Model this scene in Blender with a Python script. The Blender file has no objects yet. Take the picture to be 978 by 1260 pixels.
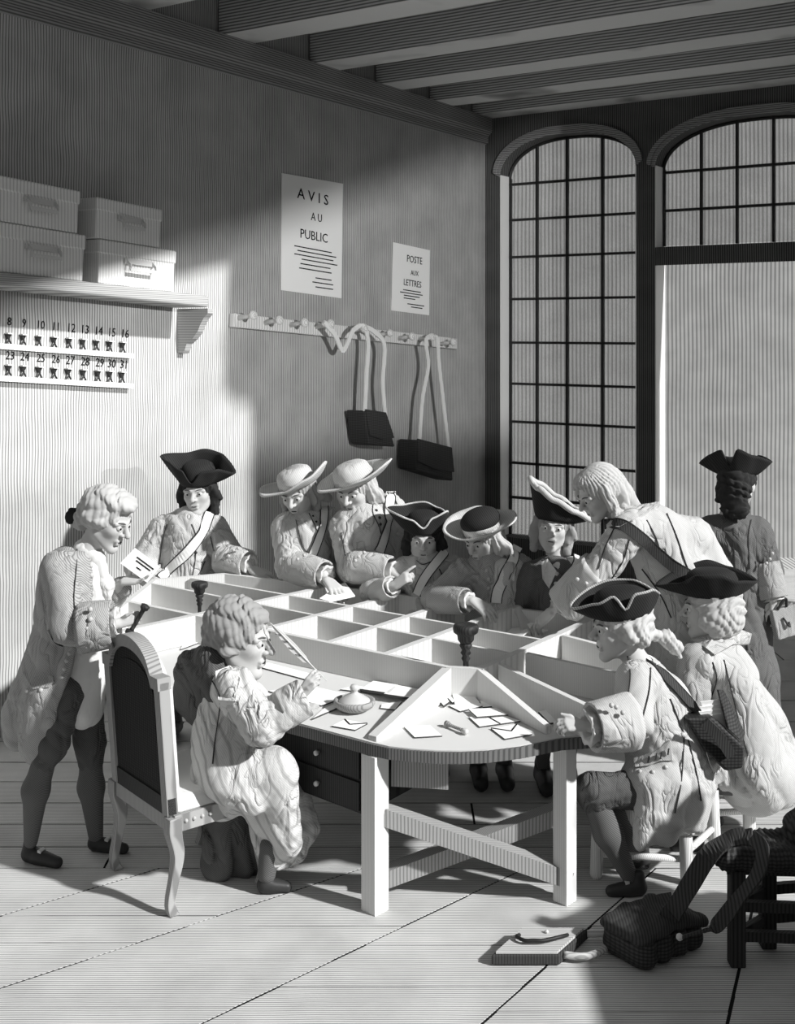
import bpy, math, random
import numpy as np
from mathutils import Vector, Matrix
from mathutils.bvhtree import BVHTree
random.seed(7)
V = Vector
C = bpy.context.scene.collection
scn = bpy.context.scene

# ---------------------------------------------------------------- camera, sky, lights, exposure
F, CX, CY, H = 1430.0, 489.0, 405.0, 2.57        # focal length in pixels of the 978x1260 frame, horizon row, eye height
cam_d = bpy.data.cameras.new('camera'); cam = bpy.data.objects.new('camera', cam_d); C.objects.link(cam)
cam.location = (0, 0, H); cam.rotation_euler = (math.pi/2, 0, 0)
cam_d.sensor_fit = 'AUTO'; cam_d.sensor_width = 36.0; cam_d.lens = F/1260*36
cam_d.shift_y = -(630-CY)/1260; cam_d.clip_start = .05; cam_d.clip_end = 200
scn.camera = cam
w = bpy.data.worlds.new('world'); scn.world = w; w.use_nodes = True
w.node_tree.nodes['Background'].inputs[0].default_value = (1, 1, 1, 1)
w.node_tree.nodes['Background'].inputs[1].default_value = .25
SUN_AZ = V((.872, -.489, 0)); SUN_EL = math.radians(33.5)
sun_d = bpy.data.lights.new('sun', 'SUN'); sun_d.energy = 5.2; sun_d.angle = math.radians(2.2)
sun = bpy.data.objects.new('sun', sun_d); C.objects.link(sun)
sdir = (SUN_AZ*math.cos(SUN_EL)+V((0, 0, math.sin(SUN_EL)))).normalized()
sun.rotation_euler = sdir.to_track_quat('Z', 'Y').to_euler(); sun.location = sdir*20
HELPER_W = 2300.0                                     # watts of the added off-frame light
vs = scn.view_settings
vs.view_transform = 'Standard'; vs.look = 'None'; vs.exposure = 0.0; vs.gamma = 1.0; vs.use_curve_mapping = False

# ---------------------------------------------------------------- helpers: places
def P(px, py, Y): return V(((px-CX)/F*Y, Y, H-(py-CY)/F*Y))
def G(px, py, z=0.0):                      # a point at height z
    Y = (H-z)*F/(py-CY); return P(px, py, Y)
TILT = .0893
def plane_Y(py, h0):                       # the sorting table's sloping planes
    return (H-h0+TILT*5.1)/((py-CY)/F+TILT)
def TP(px, py): return P(px, py, plane_Y(py, .90))      # plane of the partition tops
def BP(px, py, dz=0.0): return P(px, py, plane_Y(py, .75+dz))    # plane of the table top
def table_z(Y): return .75+TILT*(Y-5.1)
WN = V((.836, -.549, 0)); WU = V((-.549, -.836, 0)); W0 = V((.948, 12.56, 0)); UP = V((0, 0, 1))
def LW(px, py, off=0.0):                   # left wall, off = distance from it into the room
    d = V(((px-CX)/F, 1, -(py-CY)/F)); o = V((0, 0, H))
    t = (WN.dot(W0)+off-WN.dot(o))/WN.dot(d); return o+d*t
def BW(t, z, d=0.0):                       # back wall, t along it from the corner, d = depth outwards
    return W0+WN*t-WU*d+UP*z
def bw_t(px, d=0.0):
    m = (px-CX)/F; return (m*(12.56+.836*d)-.948-.549*d)/(.836+.549*m)
def bw_z(px, py, d=0.0): return H-(py-CY)/F*BW(bw_t(px, d), 0, d).y

# ---------------------------------------------------------------- helpers: objects
WO = {}
def worg(o): return WO.get(o.name, V((0, 0, 0))) if o else V((0, 0, 0))
def tag(o, label=None, cat=None, group=None, kind=None):
    for k, v in (('label', label), ('category', cat), ('group', group), ('kind', kind)):
        if v: o[k] = v
    return o
def link(name, me, parent, loc=None):
    o = bpy.data.objects.new(name, me); C.objects.link(o)
    base = V(loc) if loc is not None else worg(parent)
    o.location = base-worg(parent)
    if parent: o.parent = parent
    WO[o.name] = base
    return o
def thing(name, loc, label, cat, group=None):
    o = bpy.data.objects.new(name, None); C.objects.link(o); o.location = loc; o.empty_display_size = .1
    WO[o.name] = V(loc); return tag(o, label, cat, group)
def mesh(name, verts, faces, mat=None, smooth=False):
    me = bpy.data.meshes.new(name)
    if isinstance(verts, np.ndarray):
        n, m = len(verts), len(faces)
        me.vertices.add(n); me.vertices.foreach_set('co', verts.astype(np.float32).ravel())
        me.loops.add(m*4); me.loops.foreach_set('vertex_index', faces.astype(np.int32).ravel())
        me.polygons.add(m); me.polygons.foreach_set('loop_start', np.arange(0, m*4, 4, dtype=np.int32))
        me.polygons.foreach_set('loop_total', np.full(m, 4, np.int32))
        me.update(calc_edges=True)
    else:
        me.from_pydata([tuple(v) for v in verts], [], faces); me.update()
    if mat: me.materials.append(mat)
    if smooth: me.polygons.foreach_set('use_smooth', [True]*len(me.polygons))
    return me
def obj(name, vf, mat, parent=None, smooth=False, kind=None, base=None):
    """one mesh object from world-space verts; a top-level one gets its own base as origin"""
    verts, faces = vf
    b = worg(parent) if parent else (V(base) if base is not None else V((0, 0, 0)))
    if isinstance(verts, np.ndarray): vv = verts-np.array(b, np.float32)
    else: vv = [V(v)-b for v in verts]
    o = link(name, mesh(name, vv, faces, mat, smooth), parent, b)
    if kind: o['kind'] = kind
    return o
def join(*vfs):
    vs_, fs = [], []
    for v, f in vfs:
        n = len(vs_); vs_ += [V(x) for x in v]; fs += [tuple(i+n for i in q) for q in f]
    return vs_, fs
BF = [(0, 3, 2, 1), (4, 5, 6, 7), (0, 1, 5, 4), (1, 2, 6, 5), (2, 3, 7, 6), (3, 0, 4, 7)]
def hexa(b, t): return [V(x) for x in list(b)+list(t)], BF      # 4 bottom, 4 top corners
def obox(c, ax, ay, az, sx, sy, sz):       # oriented box, full sizes
    c = V(c); X, Y, Z = V(ax)*sx/2, V(ay)*sy/2, V(az)*sz/2
    return hexa([c-X-Y-Z, c+X-Y-Z, c+X+Y-Z, c-X+Y-Z], [c-X-Y+Z, c+X-Y+Z, c+X+Y+Z, c-X+Y+Z])
def bar(a, b, wd, th, side=None):          # a bar from a to b, wd along side, th along the rest
    a, b = V(a), V(b); d = (b-a).normalized()
    s = V(side) if side is not None else d.cross(UP)
    s = (s-d*s.dot(d)).normalized(); u = s.cross(d)
    return obox((a+b)/2, s, u, d, wd, th, (b-a).length)
def slab(top, th, down=V((0, 0, -1))):     # a polygon with thickness
    n = len(top); t = [V(x) for x in top]; b = [x+down*th for x in t]
    return t+b, [tuple(range(n)), tuple(range(2*n-1, n-1, -1))]+[(i, i+n, (i+1) % n+n, (i+1) % n) for i in range(n)]
def frame(d, ref=UP):
    d = V(d).normalized(); r = V(ref)
    if abs(d.dot(r)) > .97: r = V((0, 1, 0))
    x = r.cross(d).normalized(); return x, d.cross(x), d
def lathe(a, axis, prof, n=20, ref=UP, caps=True, wave=None):   # prof: (distance along axis, radius)
    x, y, d = frame(axis, ref); a = V(a); vs_, fs = [], []
    for k, (t, r) in enumerate(prof):
        for i in range(n):
            an = 2*math.pi*i/n; rr = r if not wave else r*(1+wave*math.sin(an*7+k)); vs_.append(a+d*t+x*rr*math.cos(an)+y*rr*math.sin(an))
    for k in range(len(prof)-1):
        for i in range(n):
            j = (i+1) % n; fs.append((k*n+i, k*n+j, (k+1)*n+j, (k+1)*n+i))
    if caps: fs += [tuple(range(n-1, -1, -1)), tuple(range((len(prof)-1)*n, len(prof)*n))]
    return vs_, fs
def spline(pts, n=6):                      # Catmull-Rom through points
    p = [V(q) for q in pts]
    if len(p) < 3: return [p[0].lerp(p[1], i/n) for i in range(n+1)]
    p = [p[0]*2-p[1]]+p+[p[-1]*2-p[-2]]; out = []
    for i in range(1, len(p)-2):
        for k in range(n):
            t = k/n; a, b, c, d = p[i-1], p[i], p[i+1], p[i+2]
            out.append(.5*((2*b)+(c-a)*t+(2*a-5*b+4*c-d)*t*t+(3*b-a-3*c+d)*t**3))
    out.append(p[-2]); return out
def tube(pts, r, n=8, closed=False):
    p = [V(q) for q in pts]; m = len(p); vs_, fs = [], []; x = None
    for i in range(m):
        d = (p[(i+1) % m]-p[i-1]) if closed else (p[min(i+1, m-1)]-p[max(i-1, 0)])
        d = d.normalized() if d.length > 1e-9 else UP
        x = frame(d)[0] if x is None else (x-d*x.dot(d)).normalized(); y = d.cross(x)
        rr = r(i/(m-1)) if callable(r) else r
        for k in range(n):
            an = 2*math.pi*k/n; vs_.append(p[i]+x*rr*math.cos(an)+y*rr*math.sin(an))
    for i in range(m if closed else m-1):
        for k in range(n):
            a, b = i*n, ((i+1) % m)*n; j = (k+1) % n; fs.append((a+k, a+j, b+j, b+k))
    if not closed: fs += [tuple(range(n-1, -1, -1)), tuple(range((m-1)*n, m*n))]
    return vs_, fs
def strip(pts, sides, wd, th):             # a strap: centre line, side direction per point
    vs_, fs = [], []; m = len(pts)
    for i in range(m):
        d = (pts[min(i+1, m-1)]-pts[max(i-1, 0)]).normalized()
        s = V(sides[i]); s = (s-d*s.dot(d)).normalized(); u = s.cross(d)
        for a, b in ((-1, -1), (1, -1), (1, 1), (-1, 1)): vs_.append(pts[i]+s*a*wd/2+u*b*th/2)
    for i in range(m-1):
        for k in range(4):
            j = (k+1) % 4; fs.append((i*4+k, i*4+j, i*4+4+j, i*4+4+k))
    return vs_, fs+[(3, 2, 1, 0), tuple(range(4*m-4, 4*m))]
def ball(c, r, ax=(1, 1, 1), n=12, m=7):
    vs_, fs = [], []; c = V(c)
    for k in range(m+1):
        th = math.pi*k/m
        for i in range(n):
            an = 2*math.pi*i/n
            vs_.append(c+V((r*ax[0]*math.sin(th)*math.cos(an), r*ax[1]*math.sin(th)*math.sin(an), r*ax[2]*math.cos(th))))
    for k in range(m):
        for i in range(n): j = (i+1) % n; fs.append((k*n+i, (k+1)*n+i, (k+1)*n+j, k*n+j))
    return vs_, fs
def bevel(o, wd, seg=2):
    m = o.modifiers.new('bevel', 'BEVEL'); m.width = wd; m.segments = seg; m.limit_method = 'ANGLE'; return o
def text(name, body, c, ax, up, size, mat, parent, depth=.002, sx=1.0):
    cu = bpy.data.curves.new(name, 'FONT'); cu.body = body; cu.size = size; cu.align_x = 'CENTER'; cu.align_y = 'CENTER'; cu.extrude = depth/2; cu.resolution_u = 2
    t = bpy.data.objects.new('tmp', cu); C.objects.link(t); dg = bpy.context.evaluated_depsgraph_get()
    me = bpy.data.meshes.new_from_object(t.evaluated_get(dg)); bpy.data.objects.remove(t)
    ax, up = V(ax).normalized(), V(up).normalized(); n = ax.cross(up)
    M = Matrix((ax*sx, up, n)).transposed(); b = worg(parent)
    for v in me.vertices: v.co = M @ v.co+V(c)-b
    me.materials.clear(); me.materials.append(mat)
    return link(name, me, parent, b)

# ---------------------------------------------------------------- materials: grey tones with an engraved grain
def lin(g): return g**2.2
def mat(name, g, hatch=None, rough=.85, spot=0.0, alpha=None, metal=0.0, wrinkle=0.0):
    """hatch = (axis, period m, dark factor, coverage 0-1, wobble[, rotation about z])"""
    m = bpy.data.materials.new(name); m.use_nodes = True; nt = m.node_tree; N = nt.nodes; L = nt.links
    b = N['Principled BSDF']; b.inputs['Roughness'].default_value = rough; b.inputs['Metallic'].default_value = metal
    b.inputs['Specular IOR Level'].default_value = .25
    c = lin(g); col = (c, c, c*.985, 1)
    b.inputs['Base Color'].default_value = col
    out = None
    tc = N.new('ShaderNodeTexCoord')
    if hatch:
        for h in (hatch if isinstance(hatch, list) else [hatch]):
            ax, per, dark, cov, wob = h[:5]; rot = h[5] if len(h) > 5 else 0
            mp = N.new('ShaderNodeMapping'); mp.inputs['Rotation'].default_value = rot if isinstance(rot, tuple) else (0, 0, rot)
            L.new(tc.outputs['Object'], mp.inputs[0])
            wv = N.new('ShaderNodeTexWave'); wv.wave_type = 'BANDS'; wv.bands_direction = ax
            wv.inputs['Scale'].default_value = .31416/per; wv.inputs['Distortion'].default_value = wob
            wv.inputs['Detail'].default_value = 1.5; wv.inputs['Detail Scale'].default_value = .12
            L.new(mp.outputs[0], wv.inputs[0])
            r = N.new('ShaderNodeValToRGB'); e = r.color_ramp.elements
            e[0].position = max(0, cov-.18); e[1].position = min(1, cov+.18)
            e[0].color = (dark, dark, dark, 1); e[1].color = (1, 1, 1, 1)
            L.new(wv.outputs['Fac'], r.inputs[0])
            mx = N.new('ShaderNodeMix'); mx.data_type = 'RGBA'; mx.blend_type = 'MULTIPLY'; mx.inputs[0].default_value = 1
            if out is None: mx.inputs[6].default_value = col
            else: L.new(out, mx.inputs[6])
            L.new(r.outputs[0], mx.inputs[7]); out = mx.outputs[2]
    if spot:
        nz = N.new('ShaderNodeTexNoise'); nz.inputs['Scale'].default_value = 3.2; nz.inputs['Detail'].default_value = 6
        L.new(tc.outputs['Object'], nz.inputs[0])
        r = N.new('ShaderNodeValToRGB'); e = r.color_ramp.elements; e[0].position = .3; e[1].position = .7
        e[0].color = (1-spot, 1-spot, 1-spot, 1); e[1].color = (1, 1, 1, 1); L.new(nz.outputs[0], r.inputs[0])
        mx = N.new('ShaderNodeMix'); mx.data_type = 'RGBA'; mx.blend_type = 'MULTIPLY'; mx.inputs[0].default_value = 1
        if out is None: mx.inputs[6].default_value = col
        else: L.new(out, mx.inputs[6])
        L.new(r.outputs[0], mx.inputs[7]); out = mx.outputs[2]
    if wrinkle:                                # cloth creases: a warped ridged noise as fine relief
        mp = N.new('ShaderNodeMapping'); mp.inputs['Rotation'].default_value = (.3, .5, .2); mp.inputs['Scale'].default_value = (1.5, 1.5, .75)
        nz = N.new('ShaderNodeTexNoise'); nz.inputs['Scale'].default_value = 7.0; nz.inputs['Detail'].default_value = 2.5; nz.inputs['Distortion'].default_value = 1.1
        L.new(tc.outputs['Object'], mp.inputs[0]); L.new(mp.outputs[0], nz.inputs[0])
        a = N.new('ShaderNodeMath'); a.operation = 'SUBTRACT'; a.inputs[1].default_value = .5; L.new(nz.outputs[0], a.inputs[0])
        c2 = N.new('ShaderNodeMath'); c2.operation = 'ABSOLUTE'; L.new(a.outputs[0], c2.inputs[0])
        p2 = N.new('ShaderNodeMath'); p2.operation = 'POWER'; p2.inputs[1].default_value = .55; L.new(c2.outputs[0], p2.inputs[0])
        bp = N.new('ShaderNodeBump'); bp.inputs['Strength'].default_value = .9; bp.inputs['Distance'].default_value = .045*wrinkle
        n2 = N.new('ShaderNodeTexNoise'); n2.inputs['Scale'].default_value = 4.5; n2.inputs['Detail'].default_value = 1.0; L.new(tc.outputs['Object'], n2.inputs[0])
        mk = N.new('ShaderNodeMapRange'); mk.inputs[1].default_value = .44; mk.inputs[2].default_value = .62; mk.inputs[3].default_value = .12; L.new(n2.outputs[0], mk.inputs[0])
        mm = N.new('ShaderNodeMath'); mm.operation = 'MULTIPLY'; L.new(p2.outputs[0], mm.inputs[0]); L.new(mk.outputs[0], mm.inputs[1])
        p2 = mm
        L.new(p2.outputs[0], bp.inputs['Height']); L.new(bp.outputs[0], b.inputs['Normal'])
    if out is not None: L.new(out, b.inputs['Base Color'])
    if alpha is not None: b.inputs['Alpha'].default_value = alpha
    return m
R90 = math.pi/2
M = {}
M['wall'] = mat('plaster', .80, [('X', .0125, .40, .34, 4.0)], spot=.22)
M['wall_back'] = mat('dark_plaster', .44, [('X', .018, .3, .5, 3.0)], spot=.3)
M['reveal'] = mat('pale_reveal', .95)
M['floor'] = mat('floor_boards', .88, [('Y', .014, .42, .30, 3.0)], spot=.22)
M['joint'] = mat('floor_joint', .10)
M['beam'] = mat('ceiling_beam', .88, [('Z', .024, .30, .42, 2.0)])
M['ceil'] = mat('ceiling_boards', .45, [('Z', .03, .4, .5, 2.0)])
M['cornice'] = mat('cornice_wood', .62, [('Z', .018, .35, .42, 1.0)])
M['court'] = mat('courtyard_plaster', .84, [('X', .045, .5, .40, 2.0)], spot=.2)
M['pane'] = mat('old_glass', .85, [('X', .018, .4, .42, 1.5)], rough=.3, alpha=.2)
M['iron'] = mat('dark_iron', .18, rough=.5)
M['wood_dark'] = mat('dark_wood', .24, [('X', .012, .45, .4, 2.0, .8)], rough=.6)
M['wood_mid'] = mat('mid_wood', .66, [('X', .010, .55, .32, 2.0, .8)])
M['wood_pale'] = mat('pale_wood', .90, [('X', .007, .6, .18, 2.0, .8)])
M['board'] = mat('partition_wood', .86, [('X', .007, .82, .25, 1.0, .6)])
M['top'] = mat('table_top', .84)
M['paper'] = mat('paper', .97)
M['paper_grey'] = mat('aged_paper', .80)
M['ink'] = mat('ink', .05)
M['box'] = mat('pasteboard', .92, [('X', .014, .7, .25, 2.0)])
M['shelf'] = mat('shelf_wood', .72, [('Z', .012, .5, .4, 1.5)])
M['leather'] = mat('dark_leather', .27, [('Z', .014, .45, .45, 3.0), ('X', .016, .6, .4, 3.0)], rough=.6)
M['strap'] = mat('pale_strap', .92)
M['strap_dark'] = mat('dark_strap', .28, [('X', .012, .5, .4, 1.0)])
M['metal'] = mat('pale_metal', .8, rough=.35)
M['brass'] = mat('brass_button', .75, rough=.4)
M['skin'] = mat('skin', .76)
M['lip'] = mat('mouth_line', .22)
M['brow'] = mat('brow_hair', .38)
M['eye'] = mat('eye_white', .80, rough=.3)
M['pupil'] = mat('pupil', .05, rough=.3)
M['linen'] = mat('linen', .85, wrinkle=.4)
M['coat_pale'] = mat('pale_coat', .78, [('X', .0075, .78, .25, 1.5, (0, .7, 0))], wrinkle=.75)
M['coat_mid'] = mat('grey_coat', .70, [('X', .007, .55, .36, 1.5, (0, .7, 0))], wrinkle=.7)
M['coat_dark'] = mat('dark_coat', .44, [('X', .007, .5, .46, 1.5, (0, .7, 0))], wrinkle=.7)
M['gown'] = mat('striped_gown', .82, [('X', .060, .62, .06, 1.5, (0, .5, .15)), ('X', .0075, .8, .2, 1.5, (0, .7, 0))], wrinkle=1.1)
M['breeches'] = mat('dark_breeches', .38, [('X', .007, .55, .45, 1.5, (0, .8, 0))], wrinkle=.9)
M['stocking'] = mat('dark_stocking', .42, [('X', .007, .50, .45, 1.0, (0, .9, 0))])
M['shoe'] = mat('black_shoe', .22, rough=.45)
M['felt_dark'] = mat('dark_felt', .20, [('X', .010, .45, .5, 3.0, (0, .6, 0))])
M['felt_pale'] = mat('pale_felt', .81, [('X', .010, .78, .2, 1.0, (0, .6, 0))], wrinkle=.25)
M['felt_mid'] = mat('grey_felt', .70, [('X', .010, .5, .4, 3.0, (0, .6, 0))])
M['wig'] = mat('powdered_hair', .76)
M['hair_dark'] = mat('dark_hair', .20)
M['hair_mid'] = mat('brown_hair', .62)
M['hair_pale'] = mat('fair_hair', .74)
M['seam'] = mat('dark_seam', .24)
M['uphol'] = mat('upholstery', .22, [('X', .012, .5, .5, 1.0), ('Z', .012, .6, .5, 1.0)])
M['edge'] = mat('table_edge', .46, [('X', .012, .5, .4, 1.0, .8)])
M['paper_edge'] = mat('paper_edge', .30)
M['case'] = mat('case_leather', .80, [('Y', .014, .55, .3, 1.0)])
M['cushion'] = mat('pale_cushion', .90)
M['grass'] = mat('outside_paving', .80, [('X', .05, .42, .42, 2.0)])
# ================================================================ the room
ZC = 4.83
def struct(name, vf, m, parent=None, **k):
    o = obj(name, vf, m, parent, **k)
    if parent is None: o['kind'] = 'structure'
    return o
# floor: a dark bed with boards laid on it, the joints open
fl = struct('floor', slab([W0+WN*-.05+WU*-.3+V((0, 0, -.004)), W0+WN*-.05+WU*11.5+V((0, 0, -.004)), W0+WN*11+WU*13.5+V((0, 0, -.004)), W0+WN*9+WU*-.3+V((0, 0, -.004))], .15), M['joint'])
DL = [((-700, 1400), (-150, 1100)), ((-330, 1290), (0, 1127+0)), ((0, 1127), (130, 1088)), ((0, 1216), (446, 1068)), ((230, 1268), (571, 1104)), ((571, 1279), (752, 1117)), ((895, 1258), (925, 1120)), ((1250, 1258), (1130, 1120)), ((1600, 1258), (1330, 1120))]
DL = DL[2:]
DL = [((-700, 1255), (-250, 1120)), ((-260, 1206), (130, 1088))]+DL[1:]
def on(l, y): (x0, y0), (x1, y1) = l; return x0+(x1-x0)*(y-y0)/(y1-y0)
GAP = .006
def board_px(x0a, x1a, ya, x0b, x1b, yb, name='floor_board'):
    q = [G(x0a, ya), G(x1a, ya), G(x1b, yb), G(x0b, yb)]; c = sum(q, V())/4
    q = [p+(c-p).normalized()*GAP*1.3 for p in q]
    return obj(name, slab(q, .003), M['floor'], fl)
cuts = [[1088, 1140, 1205, 1300], [1068, 1127, 1160, 1228, 1300], [1068, 1140, 1181, 1240, 1300], [1068, 1103, 1163, 1214, 1300], [1068, 1140, 1190, 1245, 1300], [1068, 1110, 1171, 1225, 1300], [1068, 1130, 1200, 1300], [1068, 1150, 1220, 1300]]
for k in range(len(DL)-1):
    ys = cuts[k % len(cuts)][:]; ys[0] = 1068
    for a, b in zip(ys, ys[1:]):
        board_px(on(DL[k], a), on(DL[k+1], a), a, on(DL[k], b), on(DL[k+1], b), b)
rows = [1068, 1042, 1014, 988, 962, 938, 912, 888, 862, 838, 812, 788, 762, 738, 716, 700]
for k, (a, b) in enumerate(zip(rows, rows[1:])):
    Ya, Yb = H*F/(a-CY), H*F/(b-CY)
    xl = lambda Y: .6566*Y-7.30-.02
    xs = [None, -1.4+.9*(k % 3), 1.6+.7*((k*2) % 3), 9]
    for x0, x1 in zip(xs, xs[1:]):
        if x0 is None and xl(Yb) > x1: continue
        l0 = xl(Ya) if x0 is None else max(x0, xl(Ya)); l1 = xl(Yb) if x0 is None else max(x0, xl(Yb))
        if x1 < l1+.1: continue
        q = [V((l0+GAP, Ya+GAP, 0)), V((x1-GAP, Ya+GAP, 0)), V((x1-GAP, Yb-GAP, 0)), V((l1+GAP, Yb-GAP, 0))]
        obj('floor_board', slab(q, .003), M['floor'], fl)

# left wall and its cornice
LWALL = 9.5
struct('wall_left', hexa([W0+WU*-.4-WN*.3, W0+WU*LWALL-WN*.3, W0+WU*LWALL, W0+WU*-.4], [p+UP*(ZC+.35) for p in (W0+WU*-.4-WN*.3, W0+WU*LWALL-WN*.3, W0+WU*LWALL, W0+WU*-.4)]), M['wall'])
def along(prof, a, b, nrm):                 # a moulding swept from a to b; prof = (out from wall, z)
    v = [V(a)+nrm*o+UP*z for o, z in prof]+[V(b)+nrm*o+UP*z for o, z in prof]; n = len(prof)
    return v, [tuple(range(n)), tuple(range(2*n-1, n-1, -1))]+[(i, i+n, (i+1) % n+n, (i+1) % n) for i in range(n)]
struct('trim_1', along([(.002, 4.56), (.035, 4.58), (.035, 4.64), (.09, 4.70), (.09, 4.84), (.002, 4.84)], W0+WU*.0, W0+WU*LWALL, WN), M['cornice'])
# back wall with an arched window and an arched doorway
TH = .25; ZA = 4.58
OP = [dict(t0=.18, t1=1.722, spring=4.20, apex=4.60, sill=.35), dict(t0=1.915, t1=3.92, spring=4.17, apex=4.60, sill=0.0)]
def arch(o, t):
    c, hw = (o['t0']+o['t1'])/2, (o['t1']-o['t0'])/2; x = min(1, abs((t-c)/hw))
    return o['spring']+(o['apex']-o['spring'])*math.sqrt(max(0, 1-x**2.4))
vs_, fs = [], []
def quad(a, b, c, d): n = len(vs_); vs_.extend([a, b, c, d]); fs.append((n, n+1, n+2, n+3))
TW = 4.69; ZT = ZC+.35
def face_span(t0, t1, z00, z01, z10, z11):   # front and back face of the wall, z00/z01 bottom at t0/t1
    quad(BW(t0, z00), BW(t1, z01), BW(t1, z11), BW(t0, z10)); quad(BW(t1, z01, TH), BW(t0, z00, TH), BW(t0, z10, TH), BW(t1, z11, TH))
face_span(-.4, OP[0]['t0'], 0, 0, ZT, ZT); face_span(OP[0]['t1'], OP[1]['t0'], 0, 0, ZT, ZT); face_span(OP[1]['t1'], TW, 0, 0, ZT, ZT)
face_span(OP[0]['t0'], OP[0]['t1'], 0, 0, OP[0]['sill'], OP[0]['sill'])
NA = 28; rv, rf = [], []
def rquad(a, b, c, d): n = len(rv); rv.extend([a, b, c, d]); rf.append((n, n+1, n+2, n+3))
for o in OP:
    for i in range(NA):
        a = o['t0']+(o['t1']-o['t0'])*(.5-.5*math.cos(math.pi*i/NA)); b = o['t0']+(o['t1']-o['t0'])*(.5-.5*math.cos(math.pi*(i+1)/NA))
        face_span(a, b, arch(o, a), arch(o, b), ZT, ZT)
        quad(BW(a, arch(o, a)), BW(a, arch(o, a), TH), BW(b, arch(o, b), TH), BW(b, arch(o, b)))
quad(BW(OP[0]['t0'], .35), BW(OP[0]['t1'], .35), BW(OP[0]['t1'], .35, TH), BW(OP[0]['t0'], .35, TH))
quad(BW(-.4, ZT), BW(TW, ZT), BW(TW, ZT, TH), BW(-.4, ZT, TH)); quad(BW(TW, 0), BW(TW, 0, TH), BW(TW, ZT, TH), BW(TW, ZT))
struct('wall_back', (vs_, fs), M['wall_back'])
# pale jambs lining the openings
k = 2
for o in OP:
    for t, s in ((o['t0'], 1), (o['t1'], -1)):
        struct('trim_%d' % k, hexa([BW(t, o['sill'], .002), BW(t+s*.012, o['sill'], .002), BW(t+s*.012, o['sill'], TH), BW(t, o['sill'], TH)],
                                   [BW(t, o['spring']+.02, .002), BW(t+s*.012, o['spring']+.02, .002), BW(t+s*.012, o['spring']+.02, TH), BW(t, o['spring']+.02, TH)]), M['reveal']); k += 1
# archivolts: a stepped moulding round each arch
for o in OP:
    pts = []
    for i in range(NA+1):
        t = o['t0']+(o['t1']-o['t0'])*(.5-.5*math.cos(math.pi*i/NA)); pts.append((t, arch(o, t)))
    c = ((o['t0']+o['t1'])/2, o['spring']-.5)
    def off(p, d): v = V((p[0]-c[0], p[1]-c[1], 0)).normalized(); return p[0]+v.x*d, p[1]+v.y*d
    v, f = [], []
    prof = [(.0, .002), (.0, -.02), (.035, -.02), (.04, -.035), (.085, -.035), (.085, .002)]
    for p in pts:
        for d, out in prof: t, z = off(p, d); v.append(BW(t, z, out))
    m = len(prof)
    for i in range(NA):
        for j in range(m): f.append((i*m+j, i*m+(j+1) % m, i*m+m+(j+1) % m, i*m+m+j))
    struct('trim_%d' % k, (v, f), M['cornice']); k += 1
# glazing: one pane and one glazing bar at a time
def glaze(name, o, d, cols, rws, zb, frame_w=.03):
    wroot = struct(name, join(bar(BW(o['t0']+.02, zb, d), BW(o['t0']+.02, o['spring'], d), .035, .035, WN), bar(BW(o['t1']-.02, zb, d), BW(o['t1']-.02, o['spring'], d), .035, .035, WN)), M['iron'])
    pts = [BW(o['t0']+.012+(o['t1']-o['t0']-.024)*(.5-.5*math.cos(math.pi*i/NA)), arch(o, o['t0']+(o['t1']-o['t0'])*(.5-.5*math.cos(math.pi*i/NA)))-.012, d) for i in range(NA+1)]
    obj('arched_frame', tube(pts, .02, 6), M['iron'], wroot)
    for a, b in zip(cols, cols[1:]):
        for z0, z1 in zip(rws, rws[1:]):
            ts = [a+.006+(b-a-.012)*i/5 for i in range(6)]; top = [min(z1-.006, arch(o, t)-.012) for t in ts]
            if max(top) < z0+.03: continue
            pl = [BW(ts[0], z0+.006, d), BW(ts[-1], z0+.006, d)]+[BW(t, max(z, z0+.01), d) for t, z in reversed(list(zip(ts, top)))]
            obj('pane', slab(pl, .006, -WU), M['pane'], wroot)
    for t in cols[1:-1]: obj('glazing_bar', bar(BW(t, zb, d), BW(t, arch(o, t), d), .026, .04, WN), M['iron'], wroot)
    for z in rws[1:-1]:
        tt = [o['t0']+(o['t1']-o['t0'])*i/60 for i in range(61)]; tt = [t for t in tt if arch(o, t) > z]
        obj('glazing_bar', bar(BW(tt[0], z, d), BW(tt[-1], z, d), .026, .04, UP), M['iron'], wroot)
    return wroot
d0 = .2
cols = [OP[0]['t0']]+[bw_t(x, d0) for x in (661, 698, 741.5)]+[OP[0]['t1']]
rws = [.35, .75]+[bw_z(700, y, d0) for y in (574, 522, 474, 422, 367, 314, 267, 222)]+[4.66]
glaze('window_1', OP[0], d0, cols, rws, .35)
o = OP[1]
cols = [o['t0']]+[bw_t(x, d0) for x in (863, 907, 952)]; st = cols[-1]-cols[-2]; cols += [cols[-1]+st, cols[-1]+2*st, o['t1']]
rws = [3.40]+[bw_z(880, y, d0) for y in (256, 208)]+[4.66]
glaze('window_2', o, d0, cols, rws, 3.40)
# transom beam across the doorway
struct('trim_%d' % k, join(hexa([BW(o['t0'], 3.20, .0), BW(o['t1'], 3.20, .0), BW(o['t1'], 3.24, TH-.01), BW(o['t0'], 3.24, TH-.01)], [BW(o['t0'], 3.38, .0), BW(o['t1'], 3.38, .0), BW(o['t1'], 3.40, TH-.01), BW(o['t0'], 3.40, TH-.01)])), M['wall_back']); k += 1
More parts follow.
